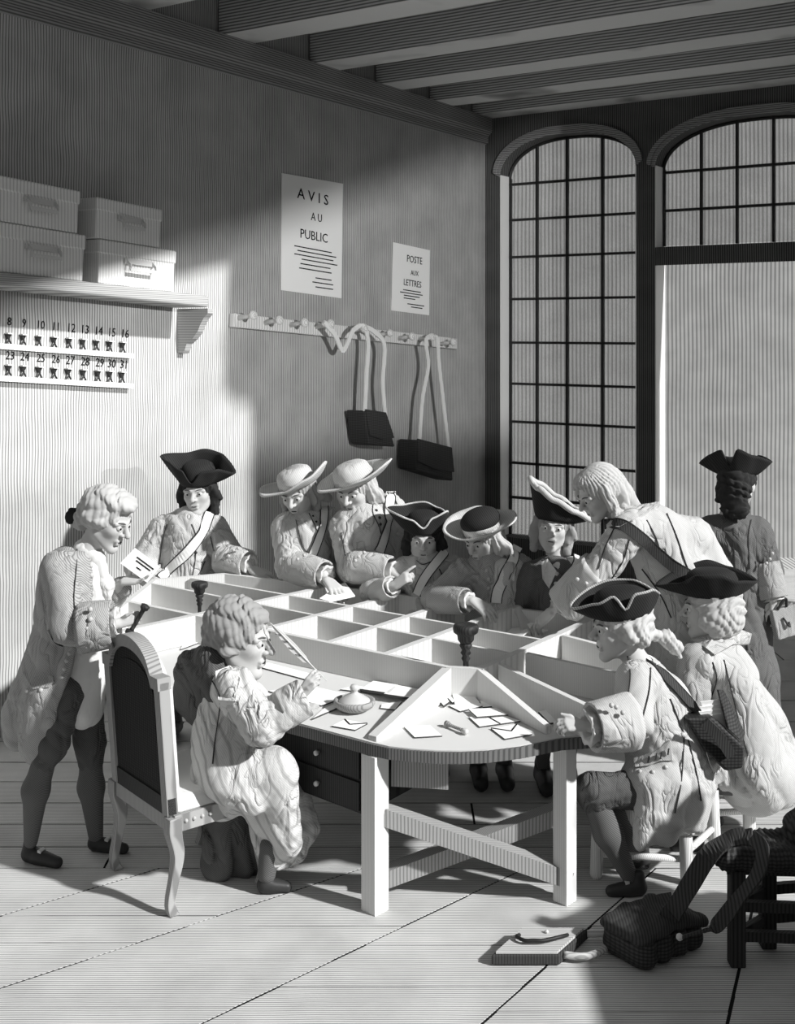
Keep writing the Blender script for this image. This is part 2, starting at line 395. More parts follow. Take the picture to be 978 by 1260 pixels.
# ceiling boards on exposed beams; towards us the ceiling stops short along a slanting edge (unseen, cut to slant the sun's edge on the wall)
def CP(u, q, z): return W0+WU*u+WN*q+UP*z
UE = 3.8
def qe(u): return 4.2 if u < UE else 2.6+(u-UE)*.36
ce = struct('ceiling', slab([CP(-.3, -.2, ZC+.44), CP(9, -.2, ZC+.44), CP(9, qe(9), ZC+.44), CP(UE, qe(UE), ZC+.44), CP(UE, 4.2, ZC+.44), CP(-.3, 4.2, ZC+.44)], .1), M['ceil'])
for u in (.14, 1.0, 1.95, 2.95, 4.1, 5.25, 6.4, 7.6):
    z0, z1 = ZC+.01, ZC+.34; a, c_ = u-.17, u+.17; qa, qc = qe(u-.17)-.16*(u > UE), qe(u+.17)-.16*(u > UE)
    obj('beam', hexa([CP(a, .02, z0), CP(c_, .02, z0), CP(c_, qc, z0), CP(a, qa, z0)], [CP(a, .02, z1), CP(c_, .02, z1), CP(c_, qc, z1), CP(a, qa, z1)]), M['beam'], ce)
def sun_blocker(n, u0, p0, u1, p1, ou, oq):  # unseen strips added to stop sun passing between the beams
    lo_ = [CP(u0, p0, ZC+.01), CP(u1, p1, ZC+.01), CP(u1+ou, p1+oq, ZC+.01), CP(u0+ou, p0+oq, ZC+.01)]
    struct('trim_%d' % n, hexa(lo_, [p+UP*.43 for p in lo_]), M['beam'])
sun_blocker(20, -.3, 4.2, UE, 4.2, 0, .12); sun_blocker(21, UE, qe(UE+.001)-.14, 9, qe(9)-.14, 0, .14); sun_blocker(22, UE+.001, qe(UE+.001), UE+.001, 4.2, .1, 0)

# outside: paving and the wall across the yard; off to the right the hall's unseen side wall, sized to block the sun
struct('ground', slab([BW(-9, -.04, TH), BW(16, -.04, TH), BW(16, -.04, 13), BW(-9, -.04, 13)], .1), M['grass'])
cw = V((.98, -.2, 0)); cn_ = V((-.2, -.98, 0)); cc0 = BW(2, 0, 2.3)          # the wall across the yard, turned a little to the sun
struct('wall_outside', hexa([cc0-cw*2.6-UP*.1, cc0+cw*9-UP*.1, cc0+cw*9-cn_*.3-UP*.1, cc0-cw*2.6-cn_*.3-UP*.1], [cc0-cw*2.6+UP*8.5, cc0+cw*9+UP*8.5, cc0+cw*9-cn_*.3+UP*8.5, cc0-cw*2.6-cn_*.3+UP*8.5]), M['court'])
q0 = 4.4
struct('wall_right', hexa([BW(q0, 0), BW(q0, 0)+WU*3.55, BW(q0+.3, 0)+WU*3.55, BW(q0+.3, 0)], [BW(q0, 7), BW(q0, 7)+WU*3.55, BW(q0+.3, 7)+WU*3.55, BW(q0+.3, 7)]), M['wall'])
# added off-frame point light; its plates shape the slanting light edge on the upper wall
LP = W0+WN*9+WU*8.2+UP*3.6
ld = bpy.data.lights.new('helper_light_point', 'POINT'); ld.energy = HELPER_W; ld.shadow_soft_size = .004
lo = bpy.data.objects.new('helper_light_point', ld); C.objects.link(lo)
ln = thing('helper_light', LP, 'added unseen light with baffle plates off to the right of the hall', 'helper_light'); lo.parent = ln
def toward(u, z, k): return LP+(W0+WU*u+UP*z-LP).normalized()*k
def light_baffle(pts, k0=.20): q = [toward(u, z, k0) for u, z in pts]; n = (q[1]-q[0]).cross(q[3]-q[0]).normalized(); return slab(q, .006, n)
obj('light_baffle', light_baffle([(-2.2, 5.17), (9.5, 1.62), (9.5, 14), (-2.2, 14)]), M['iron'], ln)
obj('light_baffle', light_baffle([(-2.2, 1.2), (9.5, 1.6), (12, -16), (-6, -16)]), M['iron'], ln)
obj('light_baffle', light_baffle([(-6, -8), (-1.2, -8), (-1.2, 12), (-6, 12)], .21), M['iron'], ln)
obj('light_baffle', light_baffle([(7.6, -8), (16, -8), (16, 12), (7.6, 12)], .21), M['iron'], ln)

# ================================================================ things on the left wall
A, B = LW(-40, 329, .36), LW(258, 364, .36); S = (B-A).normalized(); SU = WN.cross(S)*-1
if SU.z < 0: SU = -SU
sh = thing('wall_shelf', (A+B)/2-WN*.36, 'long grey wooden wall shelf carrying four document boxes', 'shelf')
th = .085
bevel(obj('shelf_board', hexa([A-WN*.36-SU*th, A-SU*th, B-SU*th, B-WN*.36-SU*th], [A-WN*.36, A, B, B-WN*.36]), M['shelf'], sh), .02, 3)
def bracket(px):
    c = LW(px, 372, 0); c2 = A+(B-A)*((c-A).dot(S)/(B-A).length)-SU*(th+.002)-WN*.36
    prof = [(0, 0), (.30, 0), (.30, -.035), (.26, -.07), (.225, -.12), (.20, -.17), (.15, -.22), (.09, -.26), (.07, -.31), (.05, -.33), (0, -.33)]
    t = [c2+WN*(a+.002)+UP*b-S*.03 for a, b in prof]
    obj('bracket', slab(t, .06, S), M['shelf'], sh)
bracket(222); bracket(-48)
def archive_box(x0, x1, ht_px, label, base_off, depth=.30, off=.33, lidf=.32):
    a, b = LW(x0, 0, off), LW(x1, 0, off)
    ta, tb = (a-A).dot(S)/S.dot(S), (b-A).dot(S)
    sc = F/LW(x0, 300, off).y; hh = ht_px/sc
    p0 = A+S*ta-WN*(.36-off)+SU*(.001+base_off); p1 = A+S*tb-WN*(.36-off)+SU*(.001+base_off)
    r = thing('archive_box', (p0+p1)/2-WN*depth/2, label, 'box', 'pasteboard document boxes on the shelf')
    def bx(q0, q1, h0, h1, g): return hexa([q0-S*g+SU*h0-WN*(depth+g), q0-S*g+SU*h0+WN*g, q1+S*g+SU*h0+WN*g, q1+S*g+SU*h0-WN*(depth+g)], [q0-S*g+SU*h1-WN*(depth+g), q0-S*g+SU*h1+WN*g, q1+S*g+SU*h1+WN*g, q1+S*g+SU*h1-WN*(depth+g)])
    bevel(obj('box_body', bx(p0, p1, 0, hh*.74, 0), M['box'], r), .008)
    bevel(obj('lid', bx(p0, p1, hh*(1-lidf), hh, .008), M['box'], r), .012, 3)
    m = (p0+p1)/2+SU*hh*.60+WN*.012; wd = (p1-p0).length*.17
    pts = [m-S*wd, m-S*wd+WN*.035-SU*.03, m-S*wd+WN*.04-SU*.06, m+S*wd+WN*.04-SU*.06, m+S*wd+WN*.035-SU*.03, m+S*wd]
    hd = obj('handle', strip(pts, [UP if i in (0, 5) else UP for i in range(6)], .022, .010), M['metal'], r)
    obj('handle_plate', obox(m-SU*.005, S, WN, SU, wd*2.3, .01, .035), M['metal'], r)
    return hh
h1 = archive_box(9, 117, 61, 'lower left document box on the shelf, at the frame edge', 0)
archive_box(8, 108, 56, 'upper left document box, topmost and largest, at the shelf end', h1+.003)
h2 = archive_box(136, 228, 54, 'lower document box above the shelf bracket', 0)
archive_box(130, 209, 50, 'upper small document box on the right pile', h2+.003)

def rack(xa, ya, xb, yb, xs, hpx, nums, ny, label):
    a, b = LW(-60, ya-(yb-ya)*60/162, .03), LW(xb, yb, .03); s = (b-a).normalized(); u = WN.cross(s); u = u if u.z > 0 else -u
    r = thing('date_rack', (a+b)/2-WN*.03, label, 'rack', 'date stamp racks on the wall')
    obj('rail', bar(a, b, .05, .035, WN), M['wood_pale'], r)
    for i, (x, n) in enumerate(zip(xs, nums)):
        f = (x-xs[0])/(xs[-1]-xs[0]); base = a+s*((LW(x, ya, .03)-a).dot(s))+u*.02
        hh = hpx/F*base.y; wd = hh*.62
        # an hourglass shaped stamp holder: cup, waist and foot of crossed wire
        cup = [(-.5, 1), (.5, 1), (.1, .45), (-.1, .45)]; 
        hk = obj('stamp_holder', join(slab([base+s*(wd*c[0])+u*(hh*c[1]) for c in cup], .025, -WN), tube([base+s*wd*.12+u*hh*.5, base-s*wd*.45], .006, 5), tube([base-s*wd*.12+u*hh*.5, base+s*wd*.45], .006, 5)), M['iron'], r)
        obj('holder_rim', bar(base-s*wd*.55+u*hh, base+s*wd*.55+u*hh, .03, .008, WN), M['metal'], hk)
        c = LW(x+(2 if len(n) > 1 else 1), ny[0]+(ny[1]-ny[0])*f, .004)
        text('numeral', n, c, s, u, .075 if f < .5 else .082, M['ink'], r, sx=.95)
xs1 = [10.6, 28.7, 48, 67, 85.6, 102.6, 119.4, 135.6, 151.8]
rack(0, 426, 162, 438, xs1, 12.5, ['8', '9', '10', '11', '12', '13', '14', '15', '16'], (396, 411), 'upper wall rack of stamp holders numbered 8 to 16')
rack(0, 465.5, 161, 475, [10.6, 28.7, 48.4, 67, 84.5, 103, 121, 135.6, 150.7], 13, ['23', '24', '25', '26', '27', '28', '29', '30', '31'], (438, 449), 'lower wall rack of stamp holders numbered 23 to 31')

def poster(px, label, lines, rules):
    q = [LW(x, y, .012) for x, y in px]
    n = len(lines)
    o = obj('wall_notice', slab(q, .008, -WN), M['paper'], base=q[3]); tag(o, label, 'notice', 'printed notices on the wall')
    s = (q[2]-q[3]).normalized(); u = (q[0]-q[3]).normalized(); wd, hh = (q[2]-q[3]).length, (q[0]-q[3]).length
    for body, fx, fy, size, sx in lines:
        text('lettering', body, q[3]+s*wd*fx+u*hh*fy+WN*.002, s, u, size*hh, M['ink'], o, sx=sx)
    for fx0, fx1, fy in rules:
        obj('printed_line', bar(q[3]+s*wd*fx0+u*hh*fy+WN*.001, q[3]+s*wd*fx1+u*hh*fy+WN*.001, .009, .003, u), M['ink'], o)
poster([(347, 213), (422, 226), (420, 367), (346, 357)], 'large printed public notice above the coat pegs',
       [('A V I S', .5, .86, .13, 1.25), ('A U', .56, .685, .10, 1.0), ('PUBLIC', .52, .515, .115, 1.1)],
       [(.2, .82, .40), (.25, .9, .365), (.2, .85, .33), (.32, .92, .295), (.3, .8, .255), (.28, .82, .215), (.55, .82, .15), (.5, .85, .11), (.55, .85, .07)])
poster([(484, 298), (529, 308), (528, 388), (482, 382)], 'small printed post notice below and right of the large one',
       [('POSTE', .56, .80, .15, 1.0), ('AUX', .57, .60, .105, 1.0), ('LETTRES', .52, .44, .135, .98)],
       [(.28, .75, .33), (.2, .8, .29), (.3, .72, .25), (.3, .6, .21), (.4, .85, .13), (.5, .8, .09)])

# peg rail and the bags hung on it
A2, B2 = LW(285, 394, .03), LW(560, 423, .03); s2 = (B2-A2).normalized(); u2 = WN.cross(s2); u2 = u2 if u2.z > 0 else -u2
rail = thing('peg_rail', (A2+B2)/2-WN*.03, 'long wooden coat rail with round pegs below the notices', 'peg rail')
bevel(obj('rail_board', bar(A2, B2, .055, .11, WN), M['wood_pale'], rail), .008)
pegs = []
for x, y in ((310, 388), (342, 394), (373, 397), (405, 399), (446, 404), (478, 410), (505, 414), (530, 415), (556, 421)):
    b0 = LW(x, y, .19); r = 6.3/F*b0.y*(1 if x < 460 else .85); c = b0-WN*.135+UP*(-.02)
    pegs.append(b0)
    obj('peg', lathe(c, (b0-c), [(0, .022), ((b0-c).length*.7, .018), ((b0-c).length-.01, r*.5), ((b0-c).length, r*.85), ((b0-c).length+r*.35, r*1.0), ((b0-c).length+r*.7, r*.85), ((b0-c).length+r*1.0, r*.4)], 14), M['wood_pale'], rail, smooth=True)
def wall_bag(label, straps, corners, dx, tilt):
    """corners: front face px (top-left, top-right, bottom-right, bottom-left)"""
    q = [LW(x, y, .24) for x, y in corners]
    r = thing('post_bag', sum(q, V())/4, label, 'bag', 'leather post bags hung on the pegs')
    back = [p-WN*.20-s2*.02 for p in q]
    bevel(obj('bag_body', (back+q, BF), M['leather'], r), .02, 3)
    f = [q[0]+WN*.012+u2*.012, q[1]+WN*.012+u2*.012, q[1].lerp(q[2], .72)+WN*.02, (q[1].lerp(q[2], .72)+q[0].lerp(q[3], .72))/2+WN*.022-UP*.03, q[0].lerp(q[3], .72)+WN*.02]
    bevel(obj('flap', slab(f, .016, -WN), M['leather'], r), .006)
    for pts in straps:
        p3 = spline([LW(x, y, o) for x, y, o in pts], 6)
        obj('strap', strip(p3, [s2]*len(p3), .045, .012), M['strap'], r)
wall_bag('dark leather post bag hanging on two pegs, left of its pair', [[(400, 400, .2), (399, 397, .21), (412, 412, .21), (421, 431, .2), (428, 421, .2), (434, 407, .21), (446, 401, .22), (453, 420, .22), (451, 460, .22), (449, 506, .22)], [(446, 401, .21), (460, 408, .22), (473, 425, .22), (471, 470, .22), (474, 512, .22)]],
         [(449, 505), (474, 509), (487, 550), (455, 548)], .1, 0)
wall_bag('dark leather post bag hanging from one peg, nearest the window', [[(530, 413, .2), (524, 420, .22), (527, 450, .22), (520, 490, .22), (516, 545, .22)], [(530, 413, .2), (538, 417, .22), (540, 445, .22), (545, 490, .22), (552, 552, .22)]],
         [(513, 541), (555, 552), (558, 592), (512, 578)], .1, 0)
# ================================================================ the sorting table
c0 = BP(560, 850)
table = thing('sorting_table', V((c0.x, c0.y, 0)), 'large wooden sorting table with boarded letter compartments', 'table')
PH = .15
def dn(p): return p-UP*PH                  # from a partition top to the table top
nose = [BP(x, y) for x, y in ((456, 913), (478, 918), (505, 921), (535, 923), (565, 923.5), (600, 922), (640, 917), (690, 907))]
right = [BP(735, 904), BP(775, 885), BP(800, 850)]
outline = nose+right+[dn(TP(790, 800)), dn(TP(732, 760)), dn(TP(277, 705)), dn(TP(188, 712)), dn(TP(120, 768)), BP(92, 817)]
topo = obj('table_top', slab(outline, .055), M['top'], table)
edge = nose+right
obj('top_edge', strip([p-UP*.03+V((0, -.006, 0)) for p in [BP(92, 817)]+edge], [UP]*(len(edge)+1), .05, .012), M['edge'], table)
def board(p, q, wd=.026, h0=PH, h1=None, bm='board', lift=.001):
    """an upright board whose top edge runs from p to q"""
    p, q = V(p), V(q); h1 = h0 if h1 is None else h1
    d = (q-p); s = V((d.y, -d.x, 0)).normalized()*wd/2
    def base(v): return V((v.x, v.y, table_z(v.y)+lift))
    return obj('partition', hexa([base(p)-s, base(p)+s, base(q)+s, base(q)-s], [p-s, p+s, q+s, q-s]), M[bm], table)
def L(l, x): (x0, y0), (x1, y1) = l; return (x, y0+(y1-y0)*(x-x0)/(x1-x0))
def X(l, m):
    (a, b), (c, d) = l; (e, f), (g, h) = m; k1 = (d-b)/(c-a); k2 = (h-f)/(g-e); x = (f-b+k1*a-k2*e)/(k1-k2); return (x, b+k1*(x-a))
A1 = ((235, 711), (668, 787)); A2l = ((185, 717), (625, 803)); A3 = ((150, 738), (551, 820))
B1 = ((120, 782), (375, 727)); B2l = ((330, 772), (477, 734)); B3 = ((404, 790), (531, 748)); B4 = ((475, 804), (613, 753)); B5 = ((590, 822), (730, 760))
R1 = ((190, 712.5), (277, 705.5)); R2 = ((277, 705.5), (730, 760)); R0 = ((190, 712.5), (118, 770))
t3 = lambda a: TP(*a)
for l in (R1, R2, R0): board(t3(l[0]), t3(l[1]), .03)
for l in (A1, A2l): board(t3(l[0]), t3(l[1]), .022)
board(t3(A3[0]), t3(A3[1]), .03); board(t3(A3[1]), t3(B5[0]), .03)
board(t3(B1[0]), t3(X(B1, R2)), .045)
for l in (B2l, B3, B4): board(t3(X(l, A3)), t3(X(l, R2)), .04)
board(t3(B5[0]), t3(B5[1]), .04)
ap1 = t3(A3[1]); e1 = BP(458, 911.5)+UP*.022
board(ap1, e1, .045)                       # the tapering boards of the front bay
e2 = BP(675, 903)+UP*.035; board(t3(B5[0]), e2, .034)
for a, b in (((616, 817), (722, 867)), ((648, 803), (775, 831)), ((693, 781), (790, 806))): board(t3(a), t3(b), .03)
# legs: square posts set cornerwise
def leg(px0, pxm, px1, yb, ytop_z=None, m='wood_pale'):
    Yb = H*F/(yb-CY); c = V(((pxm-CX)/F*Yb, Yb, 0)); wd = (px1-px0)/F*Yb/math.sqrt(2)
    a = math.radians(45); X_, Y_ = V((math.cos(a), math.sin(a), 0)), V((-math.sin(a), math.cos(a), 0)); c = c+V((0, wd*.7071, 0))
    zt = table_z(c.y-.06)-.056
    return c, obj('leg', obox(c+UP*zt/2, X_, Y_, UP, wd, wd, zt), M[m], table)
l1, _ = leg(444, 461, 478, 1128); l2, _ = leg(681, 697, 711, 1116)
bevel(_, .004)
for p in (BP(150, 800), dn(TP(700, 775)), dn(TP(300, 722))):
    zt = table_z(p.y-.05)-.056; obj('leg', obox(V((p.x, p.y+.1, zt/2)), (1, 0, 0), (0, 1, 0), UP, .085, .085, zt), M['wood_mid'], table)
def brace(xa, ya, Ya, xb, yb, Yb): return obj('cross_brace', bar(P(xa, ya, Ya), P(xb, yb, Yb), .075, .085, UP), M['wood_mid'], table)
brace(470, 1001, l1.y+.02, 700, 1079, l2.y+.02); brace(470, 1080, l1.y+.13, 700, 995, l2.y+.13)
# cabinet with two drawers under the clerk's side
ca, cb = BP(300, 868)+V((.03, .10, 0)), BP(449, 912)+V((.0, .07, 0)); 
cd = (cb-ca); cd.z = 0; cdn = cd.normalized(); ci = V((-cdn.y, cdn.x, 0))
def zlow(p): return p.z-.056
def cabinet(g0, g1, z0f, z1f, out, name, m, parent, dep):
    a = ca.lerp(cb, g0)-ci*out; b = ca.lerp(cb, g1)-ci*out
    za, zb = a.z-.057, b.z-.057; hh = .30
    return obj(name, hexa([V((a.x, a.y, za-hh*z1f)), V((b.x, b.y, zb-hh*z1f)), V((b.x, b.y, zb-hh*z1f))+ci*dep, V((a.x, a.y, za-hh*z1f))+ci*dep],
                          [V((a.x, a.y, za-hh*z0f)), V((b.x, b.y, zb-hh*z0f)), V((b.x, b.y, zb-hh*z0f))+ci*dep, V((a.x, a.y, za-hh*z0f))+ci*dep]), m, parent)
cabinet(0, .985, 0.0, 1.0, 0, 'drawer_case', M['wood_dark'], table, .42)
for z0, z1 in ((.06, .48), (.53, .95)):
    dr = cabinet(.02, .96, z0, z1, .012, 'drawer', M['wood_dark'], table, .02)
    kp = ca.lerp(cb, .62)-ci*.012-UP*(.057+.30*(z0+z1)/2)
    obj('knob', lathe(kp, -ci, [(0, .006), (.012, .006), (.016, .013), (.026, .012), (.03, .004)], 10), M['metal'], dr, smooth=True)
# shallow drawer hung under the nose
pa, pb = BP(481, 919)+V((0, .10, -.057)), BP(553, 923)+V((0, .10, -.057))
obj('hung_drawer', hexa([pa-UP*.155, pb-UP*.155, pb-UP*.155+V((0, .3, 0)), pa-UP*.155+V((0, .3, 0))], [pa, pb, pb+V((0, .3, 0)), pa+V((0, .3, 0))]), M['wood_mid'], table)

# turned candlesticks standing in the compartments
def candlestick(px, ytop, ybase, wpx, label):
    b = BP(px, ybase, .002); s = b.y/F; ht = (ybase-ytop)*s; r = wpx/2*s
    o = thing('candlestick', b, label, 'candlestick', 'turned wooden candlesticks on the table')
    obj('stem', lathe(b, UP, [(0, r*.75), (.012, r*.75), (.02, r*.3), (.05, r*.22), (ht*.48, r*.22), (ht*.52, r*.35), (ht*.56, r*.25), (ht*.60, r*.42), (ht*.64, r*.3), (ht*.70, r*.5), (ht*.74, r*.42)], 16), M['wood_dark'], o, smooth=True)
    obj('drip_pan', lathe(b+UP*ht*.73, UP, [(0, r*.4), (ht*.05, r*.62), (ht*.12, r*.66), (ht*.16, r*.95), (ht*.215, r), (ht*.26, r*.93), (ht*.275, r*.7), (ht*.255, r*.5), (ht*.25, .001)], 20), M['wood_dark'], o, smooth=True)
candlestick(245.5, 716, 773, 21, 'dark turned candlestick on the left of the table')
candlestick(573, 768, 856, 32, 'dark turned candlestick at the front apex of the table')

# letters and papers
def edged(o):                              # side faces coloured dark to outline the sheet
    o.data.materials.append(M['paper_edge'])
    for k, pl in enumerate(o.data.polygons):
        if k >= 2: pl.material_index = 1
    return o
def letter(px, label, th=.006, up=0.0, group='letters lying on the sorting table', lift=0.0, m='paper', name='letter', cat='letter', flap=None, z=None):
    q = [BP(x, y, .002+th+up) for x, y in px]
    if lift: q[0] = q[0]+UP*lift; q[1] = q[1]+UP*lift
    o = obj(name, slab(q, th), M[m], base=q[3]); tag(o, label, cat, group); edged(o)
    n = (q[1]-q[0]).cross(q[3]-q[0]).normalized(); n = n if n.z > 0 else -n
    if flap == 'v':
        c = (q[0]+q[1]+q[2]+q[3])/4
        for a in (q[0], q[1]): obj('fold_line', bar(a+n*.0012, c+n*.0012, .006, .002, n.cross(c-a)), M['ink'], o)
    if flap == 'mid': obj('fold_line', bar(q[0].lerp(q[1], .5)+n*.001, q[3].lerp(q[2], .5)+n*.001, .006, .002), M['ink'], o)
    if flap == 'addr':
        for f in (.35, .55): obj('address_line', bar(q[0].lerp(q[3], f).lerp(q[1].lerp(q[2], f), .25)+n*.001, q[0].lerp(q[3], f).lerp(q[1].lerp(q[2], f), .75)+n*.001, .005, .002), M['ink'], o)
    return o
def upright(px_base, px_top, wpx, label, dY=.0, th=.012):
    """a folded letter propped up: base edge on the table, top edge leaning"""
    a, b = BP(*px_base[0], .003), BP(*px_base[1], .003)
    c, d = P(*px_top[1], b.y+dY), P(*px_top[0], a.y+dY)
    n = (b-a).cross(d-a).normalized(); n = n if n.y < 0 else -n
    o = obj('folded_letter', slab([a+n*th, b+n*th, c+n*th, d+n*th], th, -n), M['paper'], base=a); edged(o); return tag(o, label, 'letter', 'letters lying on the sorting table')
letter([(424, 885), (452, 890), (437, 898), (408, 893)], 'sealed envelope lying in front of the lidded inkwell', flap='v')
letter([(497, 894), (529, 892), (544, 905), (510, 907)], 'blank folded sheet left of the small hand seal')
letter([(604, 896), (636, 891), (655, 903), (621, 909)], 'sealed envelope at the front rim, beside the right board', flap='v')
letter([(577, 882), (620, 880), (640, 887), (590, 894)], 'long letter behind the front rim envelope', flap='mid')
letter([(576, 872), (610, 871), (625, 879), (587, 882)], 'letter lying topmost in the front bay pile', up=.012)
letter([(552, 868), (585, 862), (596, 868), (566, 875)], 'letter at the foot of the front candlestick')
letter([(556, 856), (578, 855), (590, 864), (560, 868)], 'letter propped against the back of the front bay', lift=.02)
letter([(590, 862), (604, 861), (612, 868), (594, 870)], 'small note beside the front bay pile')
upright([(527, 850), (546, 871)], [(537, 846), (553, 866)], 0, 'folded letter standing on edge, left one of the front bay pair', .03)
upright([(538, 848), (557, 867)], [(548, 843), (566, 864)], 0, 'folded letter standing on edge, right one of the front bay pair', .03)
letter([(640, 868), (668, 864), (678, 868), (650, 875)], 'crumpled letter in the second right hand bay', lift=.02)
letter([(652, 875), (672, 872), (680, 880), (662, 884)], 'letter under the crumpled one in the second right hand bay')
upright([(676, 892), (695, 889)], [(662, 878), (688, 872)], 0, 'letter leaning by the gripping hand, left of two', .06)
upright([(690, 890), (706, 887)], [(684, 874), (702, 879)], 0, 'letter leaning by the gripping hand, right of two', .05)
# bundles of the clerk's letters
def bundle(px, n, label):
    r = thing('letter_bundle', BP(*px[3]), label, 'letters', 'bundles of letters on the clerk desk')
    for k in range(n):
        j = [(random.uniform(-1.2, 1.2), random.uniform(-.6, .6)) for _ in px]
        q = [BP(x+a, y+b, .004+.013*(k+1)) for (x, y), (a, b) in zip(px, j)]
        edged(obj('letter', slab(q, .012), M['paper'], r))
bundle([(460, 838), (490, 843), (477, 853), (444, 848)], 3, 'stack of letters left of the pair on the clerk desk')
bundle([(488, 843), (516, 848), (504, 858), (472, 853)], 3, 'stack of letters right of the pair on the clerk desk')
letter([(436, 843), (450, 845), (444, 851), (418, 848)], 'letter sticking out left of the desk letter stacks')
letter([(470, 866), (494, 863), (486, 873), (468, 871)], 'narrow letter beside the tapering board and inkwell')
letter([(380, 843), (432, 855), (395, 868), (330, 850)], 'writing sheet under the clerk quill', name='paper_sheet', cat='paper', group='papers on the clerk desk')
letter([(398, 872), (432, 857), (440, 860), (384, 884)], 'long folded document in front of the clerk sleeve', name='paper_sheet', cat='paper', group='papers on the clerk desk', th=.008)
letter([(330, 815), (395, 832), (384, 838), (318, 820)], 'long paper lying along the foot of the desk board', name='paper_sheet', cat='paper', group='papers on the clerk desk')
letter([(228, 788), (262, 776), (268, 782), (222, 799)], 'long paper left of the clerk on the far desk', name='paper_sheet', cat='paper', group='papers on the clerk desk')
# in the grid compartments
letter([(376, 778), (395, 773), (406, 782), (384, 788)], 'open letter lying in the first grid compartment, left of two', lift=.03)
letter([(396, 775), (414, 772), (424, 781), (402, 786)], 'open letter lying in the first grid compartment, right of two', lift=.03)
upright([(437, 796), (452, 798)], [(447, 781), (458, 782)], 0, 'letter leaning in the second grid compartment, leftmost of three', .05)
upright([(455, 798), (466, 797)], [(452, 782), (462, 783)], 0, 'letter leaning in the second grid compartment, middle of three', -.02)
upright([(468, 796), (482, 794)], [(461, 783), (476, 780)], 0, 'letter leaning in the second grid compartment, rightmost of three', .04)
letter([(588, 783), (625, 786), (612, 793), (575, 789)], 'letter lying flat behind the front candlestick', th=.01)
letter([(600, 778), (634, 783), (626, 788), (592, 783)], 'letter lying flat nearer the leaning man hand', th=.01)
# inkwell and seal
ik = BP(436, 872, .003); si = ik.y/F
r = thing('inkwell', ik, 'round covered inkwell with a knobbed lid on the clerk desk', 'inkwell')
obj('dish', lathe(ik, UP, [(0, 18*si), (3*si, 23*si), (7*si, 25.5*si), (11*si, 25.5*si), (12*si, 23*si), (9*si, 20*si), (9*si, .001)], 24), M['wood_mid'], r, smooth=True)
obj('lid', lathe(ik+UP*9*si, UP, [(0, 20*si), (2*si, 19*si), (6*si, 13*si), (10*si, 6*si), (12*si, 3.5*si), (14*si, 5*si), (17*si, 6*si), (20*si, 4.5*si), (21*si, .001)], 24), M['metal'], r, smooth=True)
a, b = BP(548, 890, .016), BP(575, 901, .016)
r = thing('hand_seal', BP(560, 896), 'small turned hand seal lying in the front bay', 'seal')
d = b-a
obj('seal_handle', lathe(a, d, [(0, .004), (.002, .014), (d.length*.12, .014), (d.length*.25, .008), (d.length*.7, .0075), (d.length*.75, .010)], 12), M['wood_mid'], r, smooth=True)
obj('seal_head', lathe(a+d*.76, d, [(0, .009), (d.length*.08, .013), (d.length*.2, .013), (d.length*.24, .009)], 12), M['metal'], r, smooth=True)
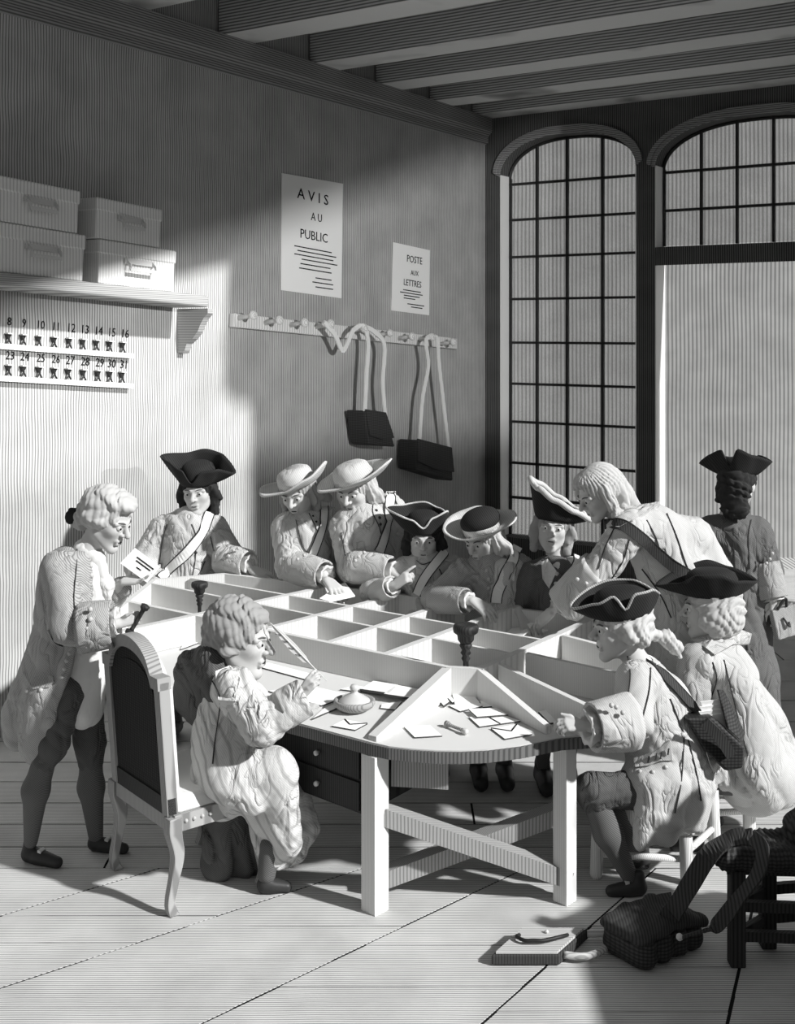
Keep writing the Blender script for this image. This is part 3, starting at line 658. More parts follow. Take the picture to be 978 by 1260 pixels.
# ================================================================ smooth modelling: distance fields turned into quads
class Field:
    def __init__(s): s.p = []
    def cap(s, a, b, ra, rb=None, k=.02, sub=False):
        rb = ra if rb is None else rb; a = np.array(a, np.float32); b = np.array(b, np.float32); m = max(ra, rb)
        def f(x, y, z, a=a, ba=b-a):
            L2 = float(ba @ ba)+1e-9
            t = np.clip(((x-a[0])*ba[0]+(y-a[1])*ba[1]+(z-a[2])*ba[2])/L2, 0, 1)
            return np.sqrt((x-a[0]-t*ba[0])**2+(y-a[1]-t*ba[1])**2+(z-a[2]-t*ba[2])**2)-(ra+(rb-ra)*t)
        s.p.append((f, np.minimum(a, b)-m, np.maximum(a, b)+m, k, sub)); return s
    def ell(s, c, r, R=None, k=.02, sub=False):
        c = np.array(c, np.float32); r = np.array(r, np.float32); R = np.eye(3, dtype=np.float32) if R is None else np.array(R, np.float32)
        ext = np.sqrt(((R*r[None, :])**2).sum(1))
        def f(x, y, z):
            X, Y, Z = x-c[0], y-c[1], z-c[2]
            q = [(X*R[0, i]+Y*R[1, i]+Z*R[2, i]) for i in range(3)]
            k0 = np.sqrt((q[0]/r[0])**2+(q[1]/r[1])**2+(q[2]/r[2])**2)
            k1 = np.sqrt((q[0]/r[0]**2)**2+(q[1]/r[1]**2)**2+(q[2]/r[2]**2)**2)+1e-6
            return k0*(k0-1)/k1
        s.p.append((f, c-ext, c+ext, k, sub)); return s
    def mesh(s, vox, disp=None):
        add = [p for p in s.p if not p[4]]
        lo = np.min([p[1] for p in add], 0)-3*vox-.01; hi = np.max([p[2] for p in add], 0)+3*vox+.01
        n = np.ceil((hi-lo)/vox).astype(int)+1
        D = np.full(n, 1.0, np.float32)
        ax = [(lo[i]+vox*np.arange(n[i])).astype(np.float32) for i in range(3)]
        for f, a, b, k, sub in s.p:
            pad = 3*vox+k
            i0 = np.maximum(0, np.floor((a-pad-lo)/vox).astype(int)); i1 = np.minimum(n, np.ceil((b+pad-lo)/vox).astype(int)+1)
            if (i1 <= i0).any(): continue
            sl = tuple(slice(i0[i], i1[i]) for i in range(3))
            d = f(ax[0][sl[0]][:, None, None], ax[1][sl[1]][None, :, None], ax[2][sl[2]][None, None, :]).astype(np.float32)
            o = D[sl]
            if sub:
                h = np.clip(.5-.5*(o+d)/k, 0, 1); D[sl] = o*(1-h)-d*h+k*h*(1-h)
            else:
                h = np.clip(.5+.5*(d-o)/k, 0, 1); D[sl] = d*(1-h)+o*h-k*h*(1-h)
        if disp is not None:
            idx = np.nonzero(np.abs(D) < .05)
            D[idx] += disp(ax[0][idx[0]], ax[1][idx[1]], ax[2][idx[2]]).astype(np.float32)
        I = D < 0
        I[0] = I[-1] = False; I[:, 0] = I[:, -1] = False; I[:, :, 0] = I[:, :, -1] = False
        cs = np.zeros(n-1, np.uint8)
        for a in (0, 1):
            for b in (0, 1):
                for c in (0, 1): cs += I[a:n[0]-1+a, b:n[1]-1+b, c:n[2]-1+c]
        act = np.nonzero((cs > 0) & (cs < 8)); na = len(act[0])
        ids = np.full(n-1, -1, np.int32); ids[act] = np.arange(na)
        cn = {}
        for a in (0, 1):
            for b in (0, 1):
                for c in (0, 1): cn[a, b, c] = D[act[0]+a, act[1]+b, act[2]+c]
        acc = np.zeros((na, 3), np.float32); cnt = np.zeros(na, np.float32)
        for p in cn:
            for i in range(3):
                if p[i]: continue
                q = list(p); q[i] = 1; q = tuple(q); v0, v1 = cn[p], cn[q]
                m = (v0 < 0) != (v1 < 0); t = np.where(m, v0/np.where(m, v0-v1, 1), 0)
                for j in range(3): acc[:, j] += np.where(m, (t if j == i else p[j]), 0)
                cnt += m
        vv = (np.stack(act, 1)+acc/np.maximum(cnt, 1)[:, None])*vox+lo
        F_ = []
        for i in range(3):
            j, k = (i+1) % 3, (i+2) % 3
            s0 = [slice(None)]*3; s1 = [slice(None)]*3; s0[i] = slice(0, -1); s1[i] = slice(1, None)
            A_, B_ = I[tuple(s0)], I[tuple(s1)]; e = np.nonzero(A_ != B_)
            if not len(e[0]): continue
            e = np.stack(e, 1); e = e[(e[:, j] > 0) & (e[:, k] > 0)]
            def cell(dj, dk): q = e.copy(); q[:, j] -= dj; q[:, k] -= dk; return ids[q[:, 0], q[:, 1], q[:, 2]]
            qd = np.stack([cell(1, 1), cell(0, 1), cell(0, 0), cell(1, 0)], 1)
            fl_ = ~A_[e[:, 0], e[:, 1], e[:, 2]]
            qd[fl_] = qd[fl_][:, ::-1]; F_.append(qd)
        fa = np.concatenate(F_); fa = fa[(fa >= 0).all(1)]
        return vv.astype(np.float32), fa
def folds(amp, f=26.0, down=.5, seed=0.0):
    """cloth folds: rounded ridges with sharp valleys, running down and slanting across"""
    def g(x, y, z):
        w = 1.5*np.sin(x*5.1+z*3.7+seed)+1.1*np.sin(y*7.3-z*4.1+2*seed)+.5*np.sin(z*17+x*11)
        a = np.abs(np.sin(f*.8*(x*.8+y*.6)+1.3*w+.8*z)); b = np.abs(np.sin(f*.75*(z+.62*x-.4*y)+1.8*w))
        c = np.abs(np.sin(f*1.5*(z*.8-.7*x+.3*y)+2.2*w+seed))
        m = np.clip(.5+.9*np.sin(x*7+y*6+z*8+seed*3), 0, 1)
        return -amp*3.4*(down*(np.sqrt(a)-.75)*(.4+.6*m)+(1-down)*((np.sqrt(b)-.75)*m+.55*(np.sqrt(c)-.75)*(1-m)))
    return g

# ================================================================ people
class Person:
    def __init__(s, Y, base, label):
        s.Y = Y; b = P(base[0], 600, Y); s.root = thing('person', V((b.x, Y, 0)), label, 'person')
        s.body = Field(); s.bv = None; s.dots = 0
    def J(s, x, y, d=0.0): return P(x, y, s.Y+d)
    def rr(s, px): return px*s.Y/F
    def caps(s, fld, lst, k=.03):
        for q in lst:
            if len(q) == 2:                        # ((x,y,d,r),(x,y,d,r))
                a, b = q; fld.cap(s.J(*a[:3]), s.J(*b[:3]), s.rr(a[3]), s.rr(b[3]), k)
            else:                                  # chains
                for a, b in zip(q, q[1:]): fld.cap(s.J(*a[:3]), s.J(*b[:3]), s.rr(a[3]), s.rr(b[3]), k)
        return fld
    def wear(s, name, lst, m, vox=.009, k=.035, disp=None, extra=None, label=None, keep=False):
        f = s.caps(Field(), lst, k)
        if extra: extra(f)
        v, fa = f.mesh(vox, disp)
        o = obj(name, (v, fa), M[m], s.root, smooth=True)
        if label: o['label'] = label
        if keep: s.bv = BVHTree.FromPolygons([tuple(x) for x in v.tolist()], fa.tolist())
        return o
    # ---- head
    def head(s, x, y, h, yaw, pitch=0, roll=0, d=0.0, neck=None, mouth=True):
        h = s.rr(h); yw, pt, rl = (math.radians(a) for a in (yaw, pitch, roll))
        f = V((math.sin(yw)*math.cos(pt), -math.cos(yw)*math.cos(pt), -math.sin(pt)))
        r = f.cross(UP).normalized(); u = r.cross(f)
        r, u = r*math.cos(rl)+u*math.sin(rl), u*math.cos(rl)-r*math.sin(rl)
        s.hc, s.hh, s.hr, s.hf, s.hu = s.J(x, y, d), h, r, f, u
        s.hR = np.array([[r[i], f[i], u[i]] for i in range(3)])
        B = s.body; Hp = s.hp
        def e(c, rad, k=.03, sub=False): B.ell(Hp(*c), [q*h for q in rad], s.hR, k*h, sub)
        def c_(a, b, ra, rb, k=.03, sub=False): B.cap(Hp(*a), Hp(*b), ra*h, rb*h, k*h, sub)
        e((0, -.07, .12), (.32, .40, .37)); e((0, .07, -.10), (.265, .29, .36), .08)
        for q in (-1, 1):
            c_((q*.21, -.0, -.22), (q*.06, .25, -.41), .07, .07, .08)
            e((q*.165, .22, -.07), (.085, .10, .09), .08)
            e((q*.32, -.05, -.01), (.045, .09, .125), .03)
            c_((q*.21, .285, .075), (q*.06, .345, .075), .035, .04, .05)
        c_((0, .26, -.43), (0, .27, -.42), .075, .075, .06)
        c_((0, .345, .06), (0, .455, -.10), .032, .05, .04)
        for q in (-1, 1): e((q*.05, .38, -.115), (.035, .045, .032), .02)
        for q in (-1, 1): B.ell(Hp(q*.135, .415, .015), [.075*h, .09*h, .05*h], s.hR, .05*h, True)
        c_((-.07, .335, -.235), (.07, .335, -.235), .028, .028, .03); c_((-.055, .335, -.29), (.055, .335, -.29), .032, .032, .03)
        if neck is None: nk = Hp(0, -.2, -.75)
        else: nk = s.J(*neck)
        B.cap(Hp(0, -.08, -.22), nk, .18*h, .21*h, .08*h)
        s.nk = nk
        for q in (-1, 1):
            ey = obj('eye', ball(Hp(q*.135, .305, .012), .058*h, n=10, m=7), M['eye'], s.root, smooth=True)
            obj('pupil', ball(Hp(q*.135+.0, .352, .008), .024*h, n=8, m=5), M['pupil'], ey, smooth=True)
            obj('eyebrow', tube(spline([Hp(q*.055, .372, .085), Hp(q*.14, .352, .112), Hp(q*.225, .278, .082)], 3), .012*h, 6), M['brow'], s.root)
        obj('mouth', tube([Hp(-.085, .335, -.262), Hp(-.04, .362, -.258), Hp(0, .368, -.262), Hp(.04, .362, -.258), Hp(.085, .335, -.262)], .010*h, 6), M['lip'], s.root)
    def hp(s, x, y, z): return s.hc+(s.hr*x+s.hf*y+s.hu*z)*s.hh
    def hair(s, lst, m, amp=.03, fr=26, face=True, vox=.0055, label=None, name='hair', cap=True, curl=False, hairline=.30):
        f = Field(); h = s.hh
        if cap:
            f.ell(s.hp(0, -.10, .14), [.37*h, .44*h, .42*h], s.hR, .05*h)
        for q in lst:
            if q[0] == 'e': f.ell(s.hp(*q[1]), [a*h for a in q[2]], s.hR, .05*h)
            else:
                pts = q[1]
                for a, b in zip(pts, pts[1:]): f.cap(s.hp(*a[:3]), s.hp(*b[:3]), a[3]*h, b[3]*h, .045*h)
        if face: f.ell(s.hp(0, .44, hairline-.44), [.285*h, .42*h, .44*h], s.hR, .03*h, True)
        R = s.hR; c = np.array(s.hc)
        def dsp(x, y, z):
            q = [((x-c[0])*R[0, i]+(y-c[1])*R[1, i]+(z-c[2])*R[2, i])/h for i in range(3)]
            if curl:                                  # rows of small rolled curls
                wv = .9*np.sin(q[2]*9+q[0]*5)+.8*np.sin(q[1]*8-q[0]*6)
                st = q[1]*.8+q[2]*.55
                return -amp*h*(np.abs(np.sin(fr*.62*(q[2]+.5*q[1])+1.2*wv))+.6*np.abs(np.sin(fr*.7*(q[1]-.4*q[2]+.6*q[0])+wv*1.6))+.45*np.abs(np.sin(fr*2.0*st+2.5*wv))-1.0)
            ph = np.arctan2(q[0], -q[1]+.02); rho = np.clip(np.sqrt(q[0]**2+(q[1]+.02)**2)/.3, 0, 1)
            wv = 1.6*np.sin(q[2]*5+ph)+.7*np.sin(q[2]*13+ph*3)
            return -amp*h*rho*(np.abs(np.sin(fr*.5*ph+wv))+.6*np.abs(np.sin(fr*.93*ph-1.5*wv+2*q[2]))-.8)
        v, fa = f.mesh(vox, dsp); o = obj(name, (v, fa), M[m], s.root, smooth=True)
        if label: o['label'] = label
    # ---- hat: brim drawn by (degrees from the front towards the wearer's right, rise, reach) in head heights
    def hat(s, ctrl, m, z=.20, crown=.36, ch=.34, tilt=(0, 0), trim=None, shift=(0, -.06), label=None, th=.03, power=1.5, tr=.022):
        h = s.hh; n, mr = 64, 9
        tx, ty = math.radians(tilt[0]), math.radians(tilt[1])   # forward tip, sideways tip (right side up)
        def pt(x, y, zz):
            y, zz = y*math.cos(tx)+zz*math.sin(tx), zz*math.cos(tx)-y*math.sin(tx)
            x, zz = x*math.cos(ty)-zz*math.sin(ty), zz*math.cos(ty)+x*math.sin(ty)
            return s.hp(x+shift[0], y+shift[1], zz+z)
        cs = sorted(ctrl); A_ = np.array([c[0] for c in cs]+[cs[0][0]+360]); 
        def at(deg, i):
            deg = (deg-A_[0]) % 360+A_[0]
            k = int(np.searchsorted(A_, deg, 'right'))-1; k = min(k, len(cs)-1)
            v = lambda q: cs[q % len(cs)][i]
            t = (deg-A_[k])/(A_[k+1]-A_[k]); a, b, c_, d = v(k-1), v(k), v(k+1), v(k+2)
            t = t*t*(3-2*t); return b+(c_-b)*t
        vs_, fs = [], []
        for j in range(mr):
            q = j/(mr-1)
            for i in range(n):
                deg = 360*i/n; an = math.radians(deg); lift, reach = at(deg, 1), at(deg, 2)
                rc = crown*(1.0+.18*math.cos(an)**2); r = rc+(reach-rc)*q
                vs_.append(pt(r*math.sin(an), r*math.cos(an), lift*q**power))
        rim = vs_[(mr-1)*n:]
        prof = [(1.0, 0), (1.0, .35), (.97, .62), (.88, .83), (.66, .96), (.35, 1.0)]
        top = []
        for pr, pz in prof:
            for i in range(n):
                an = 2*math.pi*i/n; rc = crown*(1.0+.18*math.cos(an)**2); top.append(pt(rc*pr*math.sin(an), rc*pr*math.cos(an), pz*ch))
        f2 = []
        for j in range(mr-1):
            for i in range(n): k = (i+1) % n; f2.append((j*n+i, (j+1)*n+i, (j+1)*n+k, j*n+k))
        o1 = len(vs_); vs_ += top
        for j in range(len(prof)-1):
            for i in range(n): k = (i+1) % n; f2.append((o1+j*n+i, o1+j*n+k, o1+(j+1)*n+k, o1+(j+1)*n+i))
        vs_.append(pt(0, 0, ch)); e = len(vs_)-1
        for i in range(n): f2.append((o1+(len(prof)-1)*n+i, o1+(len(prof)-1)*n+(i+1) % n, e))
        for i in range(n): k = (i+1) % n; f2.append((i, k, o1+k, o1+i))
        o = obj('hat', (vs_, f2), M[m], s.root, smooth=True)
        sd = o.modifiers.new('thick', 'SOLIDIFY'); sd.thickness = th*h; sd.offset = 0
        if label: o['label'] = label
        if trim:
            t = obj('hat_trim', tube([V(p) for p in rim], tr*h, 8, closed=True), M[trim], o, smooth=True)
    # ---- hand
    def hand(s, W, tip, n, thumb, curls=(20, 22, 26, 30), spread=8, tdir=None, L=None, wrist=None):
        """W wrist, tip = where straight fingers would reach, n = back of the hand, thumb = +1/-1 side"""
        W, tip = V(W), V(tip); d = (tip-W); L = L or d.length; d.normalize()
        n = V(n); n = (n-d*n.dot(d)).normalized(); sd = d.cross(n)*thumb; B = s.body
        offs = (.15, .05, -.05, -.145); lens = (.42, .47, .44, .34); kp = (.50, .52, .50, .46)
        for i in range(4):
            K = W+d*kp[i]*L+sd*offs[i]*L
            B.cap(W+d*.06*L+sd*offs[i]*.55*L, K, .085*L, .068*L, .05*L)
            a = 0.0; p = K; sp = math.radians(spread*(1.5-i)/1.5); di = d*math.cos(sp)+sd*math.sin(sp)
            for j, (fr, cf, r0, r1) in enumerate(((.46, .55, .056, .05), (.31, 1.0, .05, .045), (.23, .8, .045, .038))):
                a += math.radians(curls[i])*cf
                q = p+(di*math.cos(a)-n*math.sin(a))*fr*lens[i]*L*1.0
                B.cap(p, q, r0*L, r1*L, .012*L); p = q
        Tb = W+d*.16*L+sd*.12*L; t1 = (d*.62+sd*.62-n*.38).normalized() if tdir is None else V(tdir).normalized()
        m = Tb+t1*.26*L; t2 = (t1*.55+d*.75-n*.1).normalized()
        B.cap(Tb, m, .075*L, .06*L, .04*L); B.cap(m, m+t2*.23*L, .056*L, .042*L, .015*L)
        if wrist is not None: B.cap(wrist, W, .10*L, .085*L, .04*L)
    def arm_core(s, sh, el, wr):
        a, b, c = s.J(*sh), s.J(*el), s.J(*wr); r = s.rr(6.5)
        s.body.cap(s.nk, a, r*1.6, r*1.2); s.body.cap(a, b, r*1.2, r*1.1); s.body.cap(b, c, r*1.1, r)
    def finish(s, core, vox=None):
        """core: chain of (x, y, d, r) inside the clothes, from the neck down"""
        s.body.cap(s.nk, s.J(*core[0][:3]), .2*s.hh, s.rr(core[0][3]), .05)
        s.caps(s.body, [core], .05)
        v, fa = s.body.mesh(vox or .0047)
        obj('body', (v, fa), M['skin'], s.root, smooth=True)
    # ---- dress details
    def on(s, x, y, lift=.004, dflt=0.0):
        o = V((0, 0, H)); d = (P(x, y, 1.0)-o).normalized()
        if s.bv:
            p, nn, i, t = s.bv.ray_cast(o, d)
            if p is not None: return p+nn*lift, nn
        return s.J(x, y, dflt), -d
    def dots_on(s, pts, r, m='brass', name='button'):
        for x, y in pts:
            p, nn = s.on(x, y, 0)
            obj(name, lathe(p-nn*.002, nn, [(0, s.rr(r)), (.004, s.rr(r)), (.008, s.rr(r)*.7), (.010, s.rr(r)*.2)], 10), M[m], s.root, smooth=True)
    def ribbon(s, name, pts, wpx, m, lift=.008, th=.006, n=8, label=None):
        px = spline([V((x, y, 0)) for x, y in pts], n); p3, sd = [], []
        for i, q in enumerate(px):
            p, nn = s.on(q.x, q.y, lift); p3.append(p); sd.append(nn)
        ok = [i for i in range(1, len(p3)) if (p3[i]-p3[i-1]).length < .25]
        for _ in range(3):
            p3 = [p3[0]]+[(p3[i-1]+p3[i]*2+p3[i+1])/4 for i in range(1, len(p3)-1)]+[p3[-1]]
            sd = [sd[0]]+[(sd[i-1]+sd[i]*2+sd[i+1]).normalized() for i in range(1, len(sd)-1)]+[sd[-1]]
        side = []
        for i in range(len(p3)):
            d = (p3[min(i+1, len(p3)-1)]-p3[max(i-1, 0)]).normalized(); side.append(d.cross(sd[i]))
        o = obj(name, strip(p3, side, s.rr(wpx), th), M[m], s.root)
        if label: o['label'] = label
        if name == 'shoulder_strap':
            for e in (-1, 1): obj('strap_edge', strip([q+a*s.rr(wpx)*.5*e+n_*th*.3 for q, a, n_ in zip(p3, side, sd)], side, s.rr(1.1), th), M['seam'], o)
        return o
    def seams(s, lines, wpx=1.6, m='seam'):
        for l in lines: s.ribbon('seam', l, wpx*.6, m, lift=.003, th=.006, n=6)
    def patch(s, name, pts, m, lift=.008, th=.010, label=None):
        """a flap or collar: a polygon laid on the cloth"""
        q = [s.on(x, y, lift) for x, y in pts]; c = sum((p for p, _ in q), V())/len(q); nn = sum((a for _, a in q), V()).normalized()
        o = obj(name, slab([p+nn*.004 for p, _ in q], th, -nn), M[m], s.root)
        if label: o['label'] = label
        return o
    def cuff(s, a, b, ra, rb, m, depth=0.0, label=None, ruffle=None, wave=.05):
        A_, B_ = s.J(*a), s.J(*b); d = B_-A_; n = d.length; r0, r1 = s.rr(ra), s.rr(rb)
        o = obj('cuff', lathe(A_, d, [(n*.12, r0*.72), (0, r0*.9), (-.004, r0), (n*.1, r0*1.03), (n*.55, (r0+r1)/2*1.04), (n*.97, r1*1.03), (n, r1), (n*.97, r1*.86), (n*.72, r1*.66)], 28, caps=True, wave=wave*.5), M[m], s.root, smooth=True)
        if label: o['label'] = label
        if ruffle:
            e = B_+d.normalized()*s.rr(ruffle); 
            obj('shirt_ruffle', lathe(B_-d.normalized()*s.rr(4), d, [(0, r1*.62), (s.rr(ruffle*.5+4), r1*.68), (s.rr(ruffle+4), r1*.74), (s.rr(ruffle+3), r1*.5), (0, r1*.4)], 28, wave=.10), M['linen'], s.root, smooth=True)
        return o
    def shoe(s, heel, toe, d0=0, d1=0, r=9, buckle=True):
        Yh, Yt = s.Y+d0, s.Y+d1; rh = s.rr(r)
        a = V(((heel-CX)/F*Yh, Yh, rh*.95)); b = V(((toe-CX)/F*Yt, Yt, rh*.62))
        f = Field(); f.cap(a, b, rh, rh*.62, .02); f.cap(a.lerp(b, .35), b, rh*.9, rh*.6, .02); f.cap(a+UP*rh*.2, a+UP*rh*1.5, rh*.8, rh*.75, .02)
        v, fa = f.mesh(.007); o = obj('shoe', (np.maximum(v, np.array([-99, -99, .002], np.float32)), fa), M['shoe'], s.root, smooth=True)
        if buckle:
            c = a.lerp(b, .45)+UP*rh*.95; dd = (b-a).normalized(); obj('buckle', obox(c, dd, dd.cross(UP), UP, rh*.5, rh*1.1, .012), M['metal'], o)
    def legs(s, x, hipy, dx=18, d=0.0, spread=.09, coat='breeches'):
        """plain standing legs for the men whose legs the table hides"""
        for q in (-1, 1):
            X_ = ((x-CX)/F)*(s.Y+d)+q*s.rr(dx); Yq = s.Y+d
            hp_ = P(x, hipy, Yq); hp_.x = X_
            kn = V((X_, Yq-.03, .5)); an = V((X_, Yq+.01, .10))
            if hp_.z < .6: hp_.z = .85
            f = Field(); f.cap(hp_, kn, s.rr(19), s.rr(14), .03); v, fa = f.mesh(.016); obj('breeches_leg', (v, fa), M['breeches'], s.root, smooth=True)
            f = Field(); f.cap(kn, kn.lerp(an, .35), s.rr(13), s.rr(13), .03); f.cap(kn.lerp(an, .35), an, s.rr(13), s.rr(8), .03); v, fa = f.mesh(.014); obj('stocking', (v, fa), M['stocking'], s.root, smooth=True)
            f = Field(); f.cap(V((X_, Yq+.03, .052)), V((X_, Yq-.17, .045)), .05, .042, .02); f.cap(V((X_, Yq+.03, .05)), V((X_, Yq+.03, .12)), .045, .045, .02); v, fa = f.mesh(.011); obj('shoe', (v, fa), M['shoe'], s.root, smooth=True)
# ---------------------------------------------------------------- hair shapes
LONG = [('c', [(.33, -.02, .15, .09), (.36, -.02, -.15, .10), (.35, .0, -.46, .08)]), ('c', [(-.33, -.02, .15, .09), (-.36, -.02, -.15, .10), (-.35, .0, -.46, .08)]), ('e', (0, -.34, -.12), (.32, .16, .42)), ('c', [(-.2, -.3, -.4, .11), (.2, -.3, -.4, .11)])]
SHAGGY = LONG+[('c', [(.34, .10, .12, .06), (.40, .05, -.05, .07), (.46, .02, -.2, .04)]), ('c', [(-.34, .10, .12, .06), (-.42, .04, -.05, .07), (-.50, .0, -.16, .04)])]
WIG = [('e', (0, .02, .36), (.33, .38, .17)), ('c', [(.31, .02, .02, .10), (.33, -.20, .0, .10)]), ('c', [(-.31, .02, .02, .10), (-.33, -.20, .0, .10)]), ('e', (0, -.40, -.08), (.24, .14, .30))]

# ---------------------------------------------------------------- 1 the clerk standing at the left
p = Person(5.65, (80, 0), 'bewigged man in a long grey buttoned coat standing at the left, reading a letter')
p.head(132, 639, 74, 72, 22, 0, neck=(100, 694, 0))
p.hair(WIG+[('c', [(0, -.45, -.1, .10), (0, -.52, -.32, .07)])], 'wig', fr=22, curl=True)
p.hair([('e', (.09, -.60, -.20), (.07, .10, .13)), ('e', (-.09, -.58, -.22), (.07, .10, .13)), ('e', (0, -.60, -.16), (.05, .06, .06))], 'hair_dark', cap=False, face=False, name='hair_bow', label='black hair ribbon bow')
p.wear('waistcoat', [((112, 700, 0, 20), (112, 765, 0, 26)), ((112, 765, 0, 26), (104, 830, .0, 27)), ((104, 830, 0, 27), (103, 872, -.02, 24)), ((96, 860, .1, 20), (108, 878, .1, 18))], 'linen', disp=folds(.005, 34, .7), label='white waistcoat')
def cut(f):
    f.cap(p.J(147, 690, -.03), p.J(152, 790, -.05), .115, .125, .03, True)
    f.cap(p.J(128, 800, -.10), p.J(98, 960, -.2), .13, .19, .03, True)
p.wear('coat', [((84, 702, 0, 30), (84, 780, 0, 33)), ((76, 700, -.15, 22), (92, 706, .16, 24)), ((70, 705, .02, 22), (62, 790, .05, 24)), ((82, 780, 0, 34), (62, 870, 0, 34)), ((60, 800, .03, 26), (26, 880, .06, 24)), ((62, 850, -.05, 32), (46, 915, -.05, 24)), ((40, 860, .04, 26), (22, 905, .05, 18)), ((98, 800, -.06, 18), (72, 880, -.1, 18)), ((101, 690, -.10, 12), (104, 766, -.13, 13)), ((104, 766, -.13, 12), (84, 830, -.13, 14)),
    ((71, 700, -.2, 21), (84, 770, -.25, 20)), ((84, 772, -.25, 21), (108, 776, -.25, 20)), ((108, 702, .19, 17), (134, 738, .2, 16)), ((134, 738, .2, 16), (150, 722, .12, 13))], 'coat_mid', disp=folds(.008, 30, .6, 1), extra=cut, keep=True)
p.wear('neckcloth', [((104, 676, 0, 14), (118, 686, -.01, 11)), ((120, 690, -.03, 7), (130, 720, -.02, 9)), ((130, 720, -.02, 9), (132, 742, -.02, 6))], 'linen', vox=.008, disp=folds(.005, 70, .5))
p.cuff((98, 773, -.25), (140, 768, -.24), 29, 27, 'coat_mid', ruffle=6)
p.dots_on([(111, 684), (112, 696), (113, 708), (114, 719), (114, 730), (114, 740)], 3.2)
p.dots_on([(85, 804), (82, 813), (79, 823), (76, 833)], 2.6)
p.patch('pocket_flap', [(28, 838), (42, 848), (60, 846), (68, 838), (66, 832), (30, 826)], 'coat_mid')
p.dots_on([(33, 850), (50, 849)], 3)
p.seams([[(95, 672), (93, 700), (90, 740), (97, 765)], [(118, 690), (121, 740), (122, 760)], [(100, 790), (90, 830), (70, 880), (47, 938)], [(60, 775), (68, 790), (78, 795)]], 1.8)
for c in ((106, 757), (110, 768)): pass
cA, cB = p.J(118, 752, -.33), p.J(108, 775, -.37)
for q, (x, y) in enumerate(((111, 750), (111, 762), (107, 773), (102, 782))):
    obj('button', ball(p.J(x, y, -.355+.01*abs(q-1.5)), p.rr(3), n=10, m=6), M['brass'], p.root, smooth=True)
W = p.J(146, 768, -.24)
p.hand(W, p.J(184, 752, -.22), (-.15, -.85, .45), -1, (62, 66, 68, 70), 4, L=p.rr(37), wrist=p.J(132, 769, -.24), tdir=(.6, -.45, .5))
W = p.J(150, 716, .08)
p.hand(W, p.J(190, 710, .06), (.0, .45, -.9), 1, (6, 10, 14, 18), 5, L=p.rr(41), wrist=p.J(140, 730, .12), tdir=(.35, -.1, .9))
p.arm_core((84, 705, -.15), (86, 772, -.25), (140, 768, -.24)); p.arm_core((100, 705, .15), (134, 738, .2), (147, 722, .1))
p.finish([(92, 710, 0, 18), (84, 800, 0, 18), (84, 870, 0, 16)])
p.wear('breeches', [((86, 850, -.07, 22), (66, 915, -.09, 17)), ((66, 915, -.09, 17), (56, 936, -.1, 15)), ((104, 860, .1, 23), (111, 915, .09, 18)), ((111, 915, .09, 18), (112, 938, .08, 15))], 'breeches', disp=folds(.005, 40, .5))
p.wear('stockings', [((55, 934, -.1, 14), (44, 972, -.08, 15.5)), ((44, 972, -.08, 15.5), (38, 1035, -.05, 8.5)), ((112, 936, .08, 14), (112, 968, .09, 15.5)), ((112, 968, .09, 15.5), (118, 1030, .08, 9))], 'stocking')
p.shoe(36, 70, -.04, -.10, 9.5); p.shoe(117, 152, .08, .05, 9)
la, lb = p.J(180, 744, -.24), p.J(159, 780, -.25)
o = thing('hand_stamp', lb, 'small turned stamp gripped in the fist of the standing bewigged man', 'stamp'); d = la-lb; n = d.length
obj('stamp_handle', lathe(lb, d, [(n*.12, .013), (n*.2, .010), (n*.8, .011), (n*.86, .020), (n*.97, .022), (n, .012)], 14), M['wood_dark'], o, smooth=True)
obj('stamp_head', lathe(lb, d, [(0, .024), (n*.10, .024), (n*.14, .012)], 14), M['iron'], o, smooth=True)
q = [p.J(166, 674, .10), p.J(197, 697, .07), p.J(181, 717, .045), p.J(148, 693, .075)]
nn = (q[1]-q[0]).cross(q[3]-q[0]).normalized(); nn = nn if nn.y < 0 else -nn
o = tag(obj('letter', slab(q, .006, -nn), M['paper'], base=q[3]), 'white letter held up by the standing bewigged man', 'letter')
for f, a, b in ((.3, .25, .9), (.45, .3, .85), (.7, .45, .62)): obj('address_line', bar(q[0].lerp(q[3], f).lerp(q[1].lerp(q[2], f), a)+nn*.001, q[0].lerp(q[3], f).lerp(q[1].lerp(q[2], f), b)+nn*.001, .006, .002, nn.cross(q[1]-q[0])), M['ink'], o)

# ---------------------------------------------------------------- 2 the man in a dark cocked hat behind the far left corner
p = Person(7.35, (235, 0), 'man in a black cocked hat and pale strap crossbelt behind the far left corner')
p.head(244, 605, 56, -8, 4, -3, neck=(238, 640, .03))
p.hair(SHAGGY, 'hair_dark', amp=.03)
p.hat([(0, .10, .50), (28, .38, .50), (60, .52, .62), (95, .58, .86), (140, .55, .60), (180, .62, .55), (225, .55, .6), (268, .22, .84), (300, .38, .62), (332, .36, .50)], 'felt_dark', z=.20, ch=.45, tilt=(4, 3), trim=None, power=1.3)
p.wear('coat', [((203, 652, 0, 17), (262, 650, 0, 17)), ((232, 655, 0, 32), (232, 720, 0, 34)), ((232, 720, 0, 34), (232, 800, 0, 40)), ((200, 655, 0, 19), (170, 698, -.08, 16)), ((170, 698, -.08, 16), (196, 716, -.2, 13)), ((262, 650, 0, 17), (284, 690, -.08, 18)), ((284, 690, -.08, 17), (302, 693, -.16, 15))], 'coat_pale', disp=folds(.008, 30, .45, 2), keep=True)
p.cuff((274, 688, -.10), (306, 695, -.22), 19, 17, 'coat_pale', ruffle=4)
p.ribbon('shoulder_strap', [(258, 632), (250, 652), (232, 678), (210, 700), (198, 712)], 12, 'strap')
